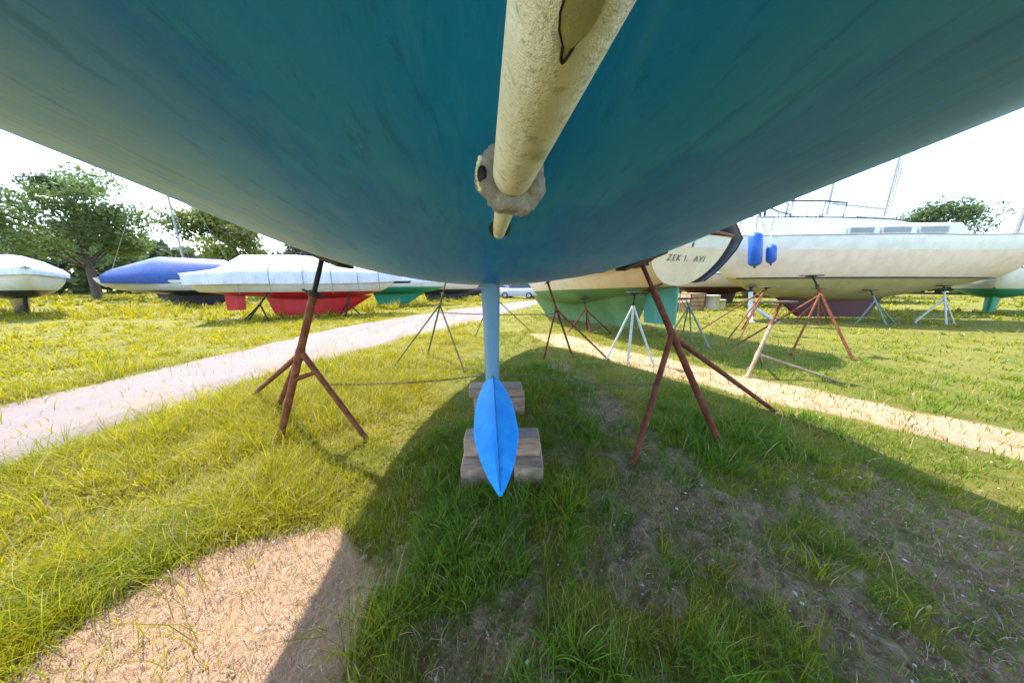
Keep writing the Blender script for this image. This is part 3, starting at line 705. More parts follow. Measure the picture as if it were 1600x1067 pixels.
def cover(rt, prof, mat, name='shrink_wrap', L=1, seam=True):
    """tent-like cover: prof = list of (y, half width, eave z, ridge z, skirt z)"""
    rows = []
    for y, hw, ez, rz_, sk in prof:
        row = []
        for x, z in ((-hw*1.01, sk), (-hw*1.03, ez), (-hw*.93, ez+(rz_-ez)*.22), (-hw*.6, ez+(rz_-ez)*.66), (-hw*.25, ez+(rz_-ez)*.95), (0, rz_), (hw*.25, ez+(rz_-ez)*.95), (hw*.6, ez+(rz_-ez)*.66), (hw*.93, ez+(rz_-ez)*.22), (hw*1.03, ez), (hw*1.01, sk)): row.append((x, y, z))
        rows.append(row)
    mb = MB().grid(rows, True); mb.add(rows[0], [tuple(range(11))], False); mb.add(rows[-1], [tuple(range(11))[::-1]], False)
    return mb.build(name, mat, rt)

def dirang(p, q): return math.atan2(-(q[0]-p[0]), q[1]-p[1])          # rz so that +y points from p to q
# A: white wrapped boat with red bottom
st, bw = (-11.4, 10.0), (-5.3, 13.2); L = math.dist(st, bw); c = ((st[0]+bw[0])/2, (st[1]+bw[1])/2)
rA, sA, _ = boat('sailboat', 'white shrink-wrapped boat with a red bottom beyond the gravel path', (*c, 0), dirang(st, bw), L, 2.5, .72, 1.62, 1.04, dict(bottom=M['red_bottom'], top=M['gel'], rail=M['gel']),
     keel=dict(z=.06, y0=-1.7, y1=2.1, y2=-1.5, y3=.9, th=.2), rudder=(-2.9, -2.3, 1.15, .35), group='boats across the path')
cover(rA, [(-L/2-.1, .95, 1.66, 1.75, 1.3), (-L/2+.6, 1.12, 1.68, 1.9, 1.32), (-L/2+1.3, 1.2, 1.68, 2.42, 1.34), (-.6, 1.27, 1.67, 2.5, 1.34), (.9, 1.2, 1.7, 2.42, 1.36), (2.0, .95, 1.74, 2.26, 1.4), (2.9, .52, 1.8, 2.0, 1.46), (3.42, .12, 1.86, 1.9, 1.52)], M['wrap'])
for yy, hw, ez, rz_, sk in ((-2.1, 1.13, 1.68, 2.2, 1.33), (-1.2, 1.24, 1.675, 2.47, 1.34), (-.2, 1.265, 1.675, 2.49, 1.345), (.7, 1.215, 1.69, 2.44, 1.355), (1.6, 1.05, 1.72, 2.33, 1.385), (2.4, .76, 1.77, 2.14, 1.43)):
    pts = [(-hw*1.02, yy, .98), (-hw*1.03, yy, sk)]+[(x*hw*1.015, yy, ez+(rz_-ez)*k+.012) for x, k in ((-1.03, 0), (-.93, .22), (-.6, .66), (-.25, .95), (0, 1), (.25, .95), (.6, .66), (.93, .22), (1.03, 0))]+[(hw*1.03, yy, sk), (hw*1.02, yy, .98)]
    MB().tube(pts, .009, 5).build('tie_rope', M['rope'], rA)
rl = MB(); rl.tube([(-.8, -1.5, 2.45), (-.8, -1.5, 2.66), (-.75, .9, 2.64), (-.7, .9, 2.42)], .018, 6); rl.tube([(-.8, -.3, 2.45), (-.78, -.3, 2.65)], .018, 6); rl.build('grab_rail', M['blackrub'], rA)
# B: emerald bottom boat
st, bw = (-10.2, 15.0), (-4.3, 19.5); L = math.dist(st, bw); c = ((st[0]+bw[0])/2, (st[1]+bw[1])/2)
rB, _, _ = boat('sailboat', 'pale covered boat with an emerald bottom, just behind the bow of the red-bottomed boat', (*c, 0), dirang(st, bw), L, 2.4, .75, 1.5, 1.2, dict(bottom=M['emerald'], top=M['gel'], band=M['navy']), band=.12,
     keel=dict(z=.1, y0=-1.5, y1=1.8, y2=-1.2, y3=.5, th=.18), group='boats across the path')
cover(rB, [(-L/2, .9, 1.56, 2.0, 1.42), (-1.5, 1.15, 1.55, 2.35, 1.40), (1.2, 1.1, 1.58, 2.3, 1.42), (2.6, .6, 1.64, 1.95, 1.48), (3.5, .1, 1.76, 1.8, 1.6)], M['wrap'])
# C: pale boat with dark underside
st, bw = (-8.6, 21.5), (-2.6, 24.5); L = math.dist(st, bw); c = ((st[0]+bw[0])/2, (st[1]+bw[1])/2)
rC, _, _ = boat('sailboat', 'low pale boat with a nearly black bottom, far end of the row across the path', (*c, 0), dirang(st, bw), L, 2.3, .55, 1.5, .98, dict(bottom=M['darkbottom'], top=M['pinkgel']),
     keel=dict(z=.1, y0=-1.8, y1=2.4, y2=-1.6, y3=1.6, th=.2), group='boats across the path')
cover(rC, [(-L/2, .8, 1.55, 1.8, 1.35), (-1, 1.1, 1.54, 2.0, 1.32), (1.6, .9, 1.6, 1.9, 1.36), (3.0, .3, 1.7, 1.75, 1.5)], M['wrap'])
# D: blue-tarped boat at far left
rD, _, _ = boat('sailboat', 'boat under a blue tarpaulin standing behind the stern of the white-wrapped boat', (-19.0, 16.5, 0), R(-75), 7, 2.4, .7, 1.6, 1.0, dict(bottom=M['navy'], top=M['gel']), keel=dict(z=.05, y0=-1.6, y1=1.8, y2=-1.4, y3=.8, th=.2), group='boats across the path')
cover(rD, [(-3.5, .95, 1.7, 2.2, 1.4), (-1.5, 1.2, 1.66, 2.9, 1.38), (1.5, 1.1, 1.7, 2.8, 1.4), (3.0, .4, 1.8, 2.1, 1.6)], M['tarp_blue'], 'tarpaulin')
# stands under the far boats
boat_stand('small white stand under the far pale boat with the black bottom', at(640, 478, 18.2)*1-Vector((0, 0, at(640, 478, 18.2).z)), Vector((-6.9, 18.6, 1.05)), [(-7.5, 18.6), (-6.4, 18.6)], .8, .035, 'white_steel', .9, (.3, .2), None, handle=False, group='stands across the path')
for (fx, fy, tx, ty, lab) in ((-9.6, 9.6, -9.3, 10.3, 'dark stand under the stern half of the red-bottomed boat'), (-6.9, 11.0, -6.9, 11.5, 'dark stand under the bow half of the red-bottomed boat')):
    boat_stand(lab, (fx, fy, 0), (tx, ty, 1.0), [(fx-.5, fy+.4), (fx+.5, fy+.3)], .6, .03, 'black_steel', .8, (.3, .2), None, handle=False, group='stands across the path')

# E: green bottom boat, transom to camera
st, bw = (3.50, 5.75), (.80, 12.6); L = math.dist(st, bw); c = ((st[0]+bw[0])/2, (st[1]+bw[1])/2)
rE, sE, trE = boat('sailboat', 'green-bottomed sailing boat with a lettered cream transom and a teal rudder', (*c, .0), dirang(st, bw), L, 2.75, .62, 2.08, 1.13,
     dict(bottom=M['green_bottom'], top=M['cream'], transom=M['cream'], rail=M['teak'], rudder=M['teal_rudder']), stern=.80, rx=R(-2.2), tr_rake=.34, sternk=.36, P=2.0,
     keel=dict(z=.14, y0=-3.0, y1=3.2, y2=-2.7, y3=1.9, th=.2, th0=.5, up=.35), rudder=(-3.75, -2.85, 1.10, .30), bowrise=-.02)
def transom_xf(x, z):
    th, pt, s = sE(0); k = pt(0, 1)[2]; return Vector((x, -L/2-.34*(z-k)-.012, z))
th_, pt_, s_E = sE(0); bE = pt_(math.pi/2, 1)[0]; kE = pt_(0, 1)[2]
def half_w(z): return bE*math.sin(th_(z)) if z > kE else 0
up = MB(); rows = []
for i in range(13):
    u = i/6-1; rows.append([transom_xf(u*half_w(s_E-.02)*.97, s_E-.02), transom_xf(u*half_w(s_E-.24)*.97, s_E-.24)])
up.grid(rows, False).build('upper_panel', M['gel'], trE)
cu = bpy.data.curves.new('lettering', 'FONT'); cu.body = 'ZEK I.  AVI'; cu.size = .17; cu.extrude = .002; cu.align_x = 'CENTER'; cu.space_character = 1.35
tmp = bpy.data.objects.new('tmp', cu); COL.objects.link(tmp); bpy.context.view_layer.update()
me = bpy.data.meshes.new_from_object(tmp.evaluated_get(bpy.context.evaluated_depsgraph_get())); bpy.data.objects.remove(tmp)
me.name = 'name_lettering'; lo = bpy.data.objects.new('name_lettering', me); COL.objects.link(lo); me.materials.append(M['ink']); lo.parent = trE
lo.location = transom_xf(0, s_E-.50)+Vector((0, -.006, 0)); lo.rotation_euler = (math.pi/2+math.atan(.34), 0, 0)
ru = MB(); ru.tube([transom_xf(u/6*half_w(s_E-.01), s_E+.02+.05*(1-(u/6)**2)) for u in range(-6, 7)], .035, 8); ru.build('taffrail', M['teak'], rE)
pr = MB(); pr.tube([transom_xf(.02, s_E-.2), transom_xf(.02, s_E+.1), transom_xf(.02, s_E+.62)], .018, 8); pr.build('backstay_post', M['steel'], rE)
bolt = MB(); bolt.ellipsoid(transom_xf(.02, s_E-.18), (.03, .02, .06)); bolt.build('backstay_fitting', M['ink'], trE)
ck = MB(); y0 = -L/2+.2; ck.box((0, y0+.6, s_E+.12), (1.3, 1.2, .3), None, .04); ck.build('cockpit_coaming', M['navy'], rE)
# grey tarpaulin draped over the stern, flaps standing off both quarters
tp = root('tarpaulin', 'dark grey tarpaulin draped over the stern of the green-bottomed boat', 'tarpaulin', tuple(rE.location), 0)
tp.rotation_euler = rE.rotation_euler
rows = []
for i in range(22):
    t = i/21*.34; yy = -L/2+L*t; th2, pt2, s2 = sE(max(t, .001)); b2 = pt2(math.pi/2, 1)[0]; k2 = pt2(0, 1)[2]; row = []
    yo = yy-.34*(s2-k2)*max(0, 1-t*6)-.10*(i == 0)
    rip = .02*math.sin(i*1.7)
    lowL = s2-.60-.035*math.sin(i*.9)+.9*max(0, t-.2); lowR = max(k2+.10, s2-.92+.5*t)
    def side(z, sg):
        w = pt2(th2(z), sg)[0] if z > k2 else 0; off = (.34 if sg > 0 else .12)+.03*math.sin(i*1.3+z*7); return (w+sg*off, yy-.34*(z-k2)*max(0, 1-t*6), z)
    for q in range(5): row.append(side(lowL+(s2-lowL)*q/4, -1))
    row += [(-b2*.86, yo, s2+.30+rip), (-b2*.5, yo, s2+.58), (0, yo, s2+.72+rip), (b2*.5, yo, s2+.58), (b2*.86, yo, s2+.30-rip)]
    for q in range(5): row.append(side(s2+(lowR-s2)*q/4, 1))
    rows.append(row)
o = MB().grid(rows).build('sheet', M['tarp_dark'], tp)
so_ = o.modifiers.new('thick', 'SOLIDIFY'); so_.thickness = .012
hm = MB(); hm.tube([Vector(p) for p in rows[0]], .014, 6); hm.build('hem_rope', M['black_steel'], tp)
# F: cream boat on the right
st, bw = (17.0, 10.0), (7.15, 10.8); L = math.dist(st, bw); c = ((st[0]+bw[0])/2, (st[1]+bw[1])/2)
rF, sF, _ = boat('sailboat', 'big pale boat with an olive bottom at the right edge', (*c, 0), dirang(st, bw), L, 3.2, .72, 2.85, 1.55,
     dict(bottom=M['olive_bottom'], top=M['pinkgel'], band=M['gel'], rail=M['steel'], keel=M['maroon']), band=.45, P=1.9, keel=dict(z=.1, y0=-2.0, y1=1.8, y2=-1.6, y3=.9, th=.2), bowrise=.25)
bt = MB()
for sg in (-1, 1):
    pts = []
    for i in range(49):
        th, pt, s = sF(i/48); 
        if pt(0, 1)[2] < 1.55: q = pt(th(1.55), sg); pts.append((q[0]*1.004, q[1], q[2]))
    bt.tube(pts, .03, 6)
bt.build('boot_stripe', M['darkbottom'], rF)
cab = MB(); rows = []
for y, hw, z0, z1 in ((-2.9, .95, 2.8, 3.2), (-2.7, 1.0, 2.8, 3.34), (.8, .95, 2.85, 3.36), (2.0, .78, 2.9, 3.25), (2.7, .55, 2.95, 3.02)):
    rows.append([(-hw, y, z0), (-hw*.96, y, z0+(z1-z0)*.7), (-hw*.88, y, z1-.04), (-hw*.6, y, z1+.02), (0, y, z1+.06), (hw*.6, y, z1+.02), (hw*.88, y, z1-.04), (hw*.96, y, z0+(z1-z0)*.7), (hw, y, z0)])
cab.grid(rows).build('cabin', M['gel'], rF)
for y0, y1 in ((-2.2, -1.4), (-1.1, -.3), (0, .7)):
    for sg in (-1, 1):
        wf = MB().box((sg*.99, (y0+y1)/2, 3.08), (.05, y1-y0+.08, .22), None, .015).build('window', M['steel'], rF)
        MB().box((sg*1.012, (y0+y1)/2, 3.08), (.02, y1-y0-.02, .14), None, .005).build('pane', M['glass2'], wf)
pu = MB()
for sg in (-1, 1):
    pu.tube([(sg*.06, L/2-.05, 3.75), (sg*.4, L/2-.9, 3.68), (sg*.75, L/2-2.0, 3.62)], .018, 6)
    for q, w in ((.3, .2), (1.1, .48), (2.0, .75)): pu.tube([(sg*w*.9, L/2-q, 3.0), (sg*w, L/2-q, 3.68)], .014, 6)
pu.build('bow_pulpit', M['steel'], rF)
# fenders (hang on F)
M['fender'] = paint('blue_vinyl_fender', (.010, .085, .40), (.012, .07, .30), .35, 5, .05, (.02, .05, .2), .3)
def fender(label, c, h, r):
    rt = root('fender', label, 'fender', tuple(c), 0, 'blue fenders'); rt.rotation_euler = (0, R(-9), 0); b = MB(); n = 20; rows = []
    prof = [(-h/2, .12), (-h/2+.02, .45), (-h/2+.06, .78), (-h/2+.13, 1), (h/2-.13, 1), (h/2-.06, .78), (h/2-.02, .45), (h/2, .12)]
    for z, k in prof: rows.append([(r*k*math.cos(2*math.pi*i/n), r*k*math.sin(2*math.pi*i/n), z) for i in range(n+1)])
    b.grid(rows).build('body', M['fender'], rt)
    MB().tube([(0, 0, -h/2-.05), (0, 0, -h/2+.02)], r*.2, 10).build('end_cap', M['navy'], rt)
    MB().tube([(0, 0, h/2-.01), (0, .03, h/2+.3), (0, .10, h/2+.55)], .012, 6).build('rope', M['gel'], rt)
fender('large blue fender hanging on the side of the pale boat at the right', at(1180, 390, 9.3), 1.10, .185)
fender('second blue fender right of the large one, cut by the picture edge', at(1205, 397, 9.2), .62, .14)

boat_stand('white post stand under the olive-bottomed boat', (9.0, 10.0, 0), (9.05, 10.3, 1.25), [(8.6, 9.5), (9.5, 9.5)], .45, .07, 'white_steel', .85, (.3, .2), None, handle=False, group='stands by the olive boat')
t7 = at(1199, 448, 7.2)
boat_stand('rusty stand with long slanting legs under the olive-bottomed boat', (t7.x+.15, 7.9, 0), t7, [(5.4, 7.6), (5.2, 6.3), (5.75, 6.6)], .93, .022, 'rust', .95, (.3, .2), None, handle=False, group='stands by the olive boat')
boat_stand('tan weathered pipe stand at the right edge, standing on the sandy strip', (3.42, 3.68, 0), at(1222, 470, 3.9), [(4.2, 4.3), (4.5, 3.5)], .30, .023, 'tan_steel', .7, (.3, .2), None, rod='rust', handle=False, group='stands by the olive boat')
boat_stand('rust brown stand beyond the right edge of the sandy strip', (6.1, 4.6, 0), (5.9, 5.4, 1.5), [(5.3, 4.9), (4.9, 5.7)], .75, .022, 'rust', .85, (.3, .2), None, handle=False, group='stands by the olive boat')

# keel blocks under E and A
def block_at(label, x, y, size, rz, mat='timber', z=None):
    o = MB().box((0, 0, 0), size, None, .01).build('timber_block', M[mat], None); o.location = (x, y, size[2]/2-.01 if z is None else z); o.rotation_euler = (0, 0, rz)
    return tag(o, label, 'timber block', 'keel blocks under the other boats')
block_at('dark timber block under the aft end of the green keel', 4.15, 9.9, (.7, .3, .18), -.5)
block_at('dark timber block under the forward end of the green keel', 2.55, 12.4, (.7, .3, .18), -.5)
block_at('timber block under the red keel', -8.6, 11.4, (.6, .3, .08), .9, 'timber2')

# wooden crates and white tubs under the right boats
M['crate'] = timber_mat('pine_crate_board', (.46, .32, .19), (.33, .21, .12))
def crate(label, x, y, s, rz, z=0):
    rt = root('wooden_crate', label, 'crate', (x, y, z), rz, 'crates under the pale boat'); b = MB()
    for k in range(4):
        zz = s[2]*(k+.5)/4
        for sy in (-1, 1): b.box((0, sy*s[1]/2, zz), (s[0], .025, s[2]/4*.86), None, .004)
        for sx in (-1, 1): b.box((sx*(s[0]/2-.014), 0, zz), (.025, s[1]-.03, s[2]/4*.86), None, .004)
    b.build('boards', M['crate'], rt); p = MB()
    for sx in (-1, 1):
        for sy in (-1, 1): p.box((sx*(s[0]/2-.05), sy*(s[1]/2+.022), s[2]/2), (.07, .018, s[2]*1.02), None, .004)
    p.build('corner_posts', M['teak'], rt); MB().box((0, 0, s[2]+.012), (s[0]*1.02, s[1]*1.04, .022), None, .004).build('lid', M['crate'], rt)
crate('wooden crate on the grass under the pale boat, left of the white tubs', 9.7, 14.6, (1.1, .8, .85), .3)
crate('small wooden crate lying behind the teal rudder', 8.6, 13.6, (.6, .5, .45), -.2)
M['tub'] = paint('white_plastic_tub', (.7, .7, .68), (.62, .6, .56), .4, 5)
def tub(label, x, y, r, h):
    rt = root('plastic_tub', label, 'tub', (x, y, 0), 0, 'white tubs under the pale boat')
    rows = [[(rr*math.cos(2*math.pi*i/18), rr*math.sin(2*math.pi*i/18), z) for i in range(19)] for rr, z in ((r*.02, 0), (r*.86, 0), (r*.9, .03), (r, h), (r*1.06, h), (r*1.06, h+.03), (r*.9, h+.03), (r*.02, h+.035))]
    MB().grid(rows).build('body', M['tub'], rt); MB().tube([(r*1.02*math.cos(a), r*1.02*math.sin(a)*.3-r, h*.75+.1*math.sin(a)) for a in [math.pi*i/8 for i in range(9)]], .008, 5).build('handle', M['ink'], rt)
tub('white plastic tub beside the wooden crate', 10.75, 14.4, .3, .75); tub('smaller white plastic tub right of the taller one', 11.4, 14.7, .24, .5)

# more boats packed behind the olive one
def packed(label, st, bw, B, zk, zs, wl, mats, mast=None, cov=None, keel=None, stands=None):
    L = math.dist(st, bw); c = ((st[0]+bw[0])/2, (st[1]+bw[1])/2)
    rt, stn, _ = boat('sailboat', label, (*c, 0), dirang(st, bw), L, B, zk, zs, wl, mats, keel=keel or dict(z=.08, y0=-L*.2, y1=L*.24, y2=-L*.17, y3=L*.1, th=.2), P=1.95, group='boats packed on the right of the yard')
    if mast:
        m = MB().tube([(0, L*.08, zs-.1), (0, L*.08, mast)], [.075, .055], 10).build('mast', M['steel'], rt)
        for q in (.45, .7): MB().tube([(-.65, L*.08, zs+(mast-zs)*q), (.65, L*.08, zs+(mast-zs)*q)], .025, 6).build('spreader', M['steel'], m)
        w = MB()
        for p in ((-B*.45, L*.06, zs), (B*.45, L*.06, zs), (0, L*.49, zs+.2), (0, -L*.49, zs+.05)): w.tube([p, (0, L*.08, mast*.98)], .012, 4)
        w.build('rigging', M['steel'], rt)
        MB().tube([(0, L*.06, zs+1.05), (0, -L*.33, zs+1.0)], .06, 8).build('boom', M['steel'], rt)
    if cov: cover(rt, [(-L*.5, B*.40, zs+.08, zs+.5, zs-.12), (-L*.2, B*.5, zs+.06, zs+.85, zs-.14), (L*.15, B*.47, zs+.08, zs+.8, zs-.12), (L*.38, B*.24, zs+.14, zs+.5, zs-.06), (L*.49, B*.04, zs+.22, zs+.26, zs)], cov)
    else:
        cb = MB(); rows = []
        for yy, hw, z1 in ((-L*.18, .32, .30), (-L*.16, .34, .42), (L*.12, .31, .42), (L*.24, .2, .22), (L*.29, .1, .06)):
            rows.append([(-hw*B, yy, zs), (-hw*B*.94, yy, zs+z1*.75), (-hw*B*.6, yy, zs+z1), (hw*B*.6, yy, zs+z1), (hw*B*.94, yy, zs+z1*.75), (hw*B, yy, zs)])
        cb.grid(rows).build('cabin', M['gel'], rt)
        for sg in (-1, 1):
            for q in (-.08, .04): MB().box((sg*B*.322, L*q, zs+.17), (.05, L*.07, .13), None, .01).build('window', M['glass2'], rt)
    return rt
Mt = lambda b, t, **k: dict(bottom=M[b], top=M[t], **k)
rG = packed('tall white boat with a dark curved bow rail, rising behind the olive-bottomed boat', (20.5, 15.0), (11.5, 13.2), 3.4, 1.6, 4.1, 2.4, Mt('navy', 'gel'), mast=15)
br = MB(); LG = math.dist((20.5, 15.0), (11.5, 13.2))
for sg in (-1, 1):
    br.tube([(sg*.08, LG/2-.05, 4.35), (sg*.10, LG/2+.02, 4.85), (sg*.45, LG/2-.8, 4.98), (sg*.9, LG/2-2.2, 4.92), (sg*1.05, LG/2-3.2, 4.86)], .035, 8)
    for q, w in ((.8, .45), (2.2, .9), (3.2, 1.05)): br.tube([(sg*w*.95, LG/2-q, 4.15), (sg*w, LG/2-q, 4.9)], .02, 6)
br.build('bow_rail', M['blackrub'], rG)
packed('masted boat with a faded red bottom, seen under the olive-bottomed hull', (17.5, 18.5), (9.0, 17.0), 2.8, .75, 1.9, 1.2, Mt('maroon', 'cream'), mast=12)
packed('pale boat with a dark bottom beyond the wooden crates', (20.0, 22.0), (11.5, 21.0), 2.7, .7, 1.8, 1.15, Mt('darkbottom', 'pinkgel'), mast=13)
packed('white boat with an emerald bottom standing farther right than the olive-bottomed boat', (26.0, 14.5), (19.5, 11.0), 2.8, .7, 1.8, 1.15, Mt('emerald', 'gel'), mast=12.5)
packed('navy boat under a white wrap behind the transom of the green-bottomed boat', (11.8, 25.0), (6.2, 24.0), 2.5, .7, 1.7, 1.1, Mt('navy', 'navy'), cov=M['wrap'])
packed('cream boat with a red bottom in the second row at the outer right', (31.0, 22.0), (23.5, 19.5), 2.8, .7, 1.9, 1.15, Mt('red_bottom', 'cream'), mast=13.5)
packed('boat under a grey wrap with an olive bottom beside the parked cars', (6.6, 29.5), (2.8, 27.2), 2.3, .6, 1.6, 1.0, Mt('olive_bottom', 'gel'), cov=M['tarp_grey'])
packed('small white-wrapped boat with a navy bottom, outer left beyond the path', (-24.5, 13.0), (-18.0, 10.2), 2.5, .7, 1.7, 1.1, Mt('navy', 'gel'), cov=M['wrap'])
packed('masted white boat in the back row on the left, beyond the wrapped boats', (-19.5, 24.0), (-12.0, 26.5), 2.6, .7, 1.8, 1.15, Mt('maroon', 'gel'), mast=11.5)
packed('masted boat with a black bottom at the outer left back row', (-31.0, 21.0), (-24.0, 24.0), 2.6, .7, 1.8, 1.15, Mt('darkbottom', 'gel'), mast=12.5)
for (x, y, h, sx, mt, lab) in ((10.2, 8.8, 1.2, .5, 'rust', 'rusty tripod stand under the near side of the olive-bottomed hull'), (12.6, 8.9, 1.15, -.5, 'green_steel', 'faded green tripod stand under the middle of the olive-bottomed hull'),
                           (14.8, 9.0, 1.3, .4, 'white_steel', 'white tripod stand under the stern of the olive-bottomed hull'), (7.9, 12.6, 1.1, .4, 'olive_steel', 'olive tripod stand in front of the wooden crate'),
                           (9.2, 16.2, 1.0, -.4, 'rust', 'rusty stand at the bow of the faded red-bottomed boat'), (12.5, 16.6, 1.0, .4, 'rust_dark', 'maroon stand amidships of the faded red-bottomed boat'),
                           (2.15, 7.1, .95, -.3, 'rust_dark', 'dark red stand under the green hull, behind the white stand'), (13.2, 12.7, 1.9, .3, 'rust', 'tall rusty stand under the tall white boat')):
    boat_stand(lab, (x, y, 0), (x+sx*.5, y+.45, h), [(x-.55, y+.35), (x+.6, y+.2), (x+.1, y+.8)], .66, .024, mt, .84, (.3, .2), None, handle=False, group='stands on the right of the yard')
# ------------------------------------------------------------------ cars at the end of the path
M['silver'] = paint('silver_car_paint', (.42, .43, .45), (.38, .39, .41), .25, 3, .01, (.3, .28, .26), .3, spec=.6)
M['blackcar'] = paint('black_car_paint', (.015, .016, .018), None, .2, 3, .01)
M['glass'] = paint('dark_car_glass', (.02, .024, .028), None, .08, 2, 0, spec=.8)
M['tyre'] = paint('tyre_rubber', (.02, .02, .02), None, .85, 9)
M['rim'] = paint('alloy_rim', (.4, .4, .42), None, .3, 6)
M['lampred'] = paint('red_tail_lamp', (.4, .01, .01), None, .2, 4); M['lampclear'] = paint('clear_headlamp', (.6, .62, .64), None, .1, 4)
def car(label, x, y, rz, mat, Lc=4.3, W=1.75):
    rt = root('parked_car', label, 'car', (x, y, 0), rz, 'cars parked at the end of the path')
    pr = [(-Lc/2, .45, .85), (-Lc/2+.08, .30, .95), (-Lc/2+.9, .24, 1.0), (-.4, .22, .98), (.7, .22, .96), (1.1, .22, .93), (Lc/2-.35, .25, .80), (Lc/2-.05, .34, .66), (Lc/2, .42, .58)]
    rows = []
    for yy, a, b in pr:
        h = W/2*(1 if abs(yy) < Lc/2-.2 else .93); rows.append([(-h*.9, yy, a), (-h, yy, a+(b-a)*.35), (-h*.99, yy, a+(b-a)*.75), (-h*.9, yy, b), (-h*.4, yy, b+.03), (h*.4, yy, b+.03), (h*.9, yy, b), (h*.99, yy, a+(b-a)*.75), (h, yy, a+(b-a)*.35), (h*.9, yy, a), (-h*.9, yy, a)])
    bd = MB().grid(rows); bd.add(rows[0][:-1], [tuple(range(10))]); bd.add(rows[-1][:-1], [tuple(range(10))[::-1]]); bd.build('body', mat, rt)
    ws = W/2*.86; wr = W/2*.66; cab = MB(); G = [(-Lc/2+.35, ws, .98, 0), (-Lc/2+.85, wr, 1.42, 1), (-.1, wr, 1.46, 1), (.35, wr, 1.40, 1), (1.15, ws, .95, 0)]
    # roof and pillars
    cab.grid([[(-w, yy, z+.02), (0, yy, z+.05), (w, yy, z+.02)] for yy, w, z, k in G if k]).build('roof', mat, rt)
    gl = MB(); gl.grid([[(-ws, G[i][0], .96), (-G[i][1], G[i][0], G[i][2])] for i in range(5)], False); gl.grid([[(ws, G[i][0], .96), (G[i][1], G[i][0], G[i][2])] for i in range(5)], False)
    gl.build('side_windows', M['glass'], rt)
    for nm, a, b in (('rear_window', G[0], G[1]), ('windscreen', G[4], G[3])): MB().grid([[(-a[1], a[0], a[2]), (a[1], a[0], a[2])], [(-b[1], b[0], b[2]), (b[1], b[0], b[2])]], False).build(nm, M['glass'], rt)
    for sx in (-1, 1):
        for yy in (-Lc*.29, Lc*.30):
            w = MB().tube([(sx*(W/2-.2), yy, .31), (sx*(W/2+.005), yy, .31)], .31, 20).build('wheel', M['tyre'], rt); MB().tube([(sx*(W/2), yy, .31), (sx*(W/2+.015), yy, .31)], .19, 14).build('rim', M['rim'], w)
        MB().box((sx*W*.38, Lc/2-.06, .62), (.3, .1, .13), None, .02).build('headlight', M['lampclear'], rt)
        MB().box((sx*W*.40, -Lc/2+.03, .82), (.22, .08, .2), None, .02).build('tail_lamp', M['lampred'], rt)
        MB().box((sx*(W/2+.08), .85, 1.0), (.16, .08, .12), None, .03).build('mirror', mat, rt)
car('silver parked car right of the fin keel at the end of the path', .8, 27.5, R(68), M['silver'])
car('black parked car left of the fin keel, far behind the middle stand', -4.3, 29.0, R(80), M['blackcar'], 4.5, 1.8)
car('grey parked car seen just left of the top of the fin keel', -1.9, 31.5, R(62), M['silver'], 4.2, 1.7)

# ------------------------------------------------------------------ far boats with masts
def far_boat(i, x, y, rz, hm, label):
    rt, _, _ = boat('sailboat', label, (x, y, 0), rz, 7+i % 3, 2.5, .7, 1.8, 1.1, dict(bottom=M['navy' if i % 2 else 'olive_bottom'], top=M['gel']), keel=dict(z=.05, y0=-1.5, y1=1.5, y2=-1.2, y3=.8, th=.2), group='masted boats in the distance')
    m = MB(); m.tube([(0, .6, 1.7), (0, .6, hm)], [.07, .05], 8); mo = m.build('mast', M['steel'], rt)
    s = MB(); s.tube([(-.7, .6, hm*.6), (.7, .6, hm*.6)], .025, 6); s.build('spreaders', M['steel'], mo)
    b = MB(); b.tube([(0, .5, 2.6), (0, -2.3, 2.55)], .05, 8); b.build('boom', M['steel'], rt)
    w = MB()
    for p in ((-1.1, .3, 1.9), (1.1, .3, 1.9), (0, 3.3, 2.0), (0, -3.3, 1.9)): w.tube([p, (0, .6, hm*.98)], .012, 4)
    w.build('rigging', M['steel'], rt)
fb = [(24, 30, 13), (27, 31, 11.5), (29.5, 34, 14), (31, 31, 12), (34, 35, 13), (27, 27, 12), (37, 33, 14), (36, 27, 12.5), (40, 30, 13), (22, 36, 12)]
wds = ['first', 'second', 'third', 'fourth', 'fifth', 'sixth', 'seventh', 'eighth', 'ninth', 'tenth']
for i, (x, y, h) in enumerate(sorted(fb, key=lambda q: q[0]/q[1])):
    far_boat(i, x, y, R(-60+17*i), h, 'distant masted sailboat behind the olive-bottomed boat, %s mast from the left' % wds[i])

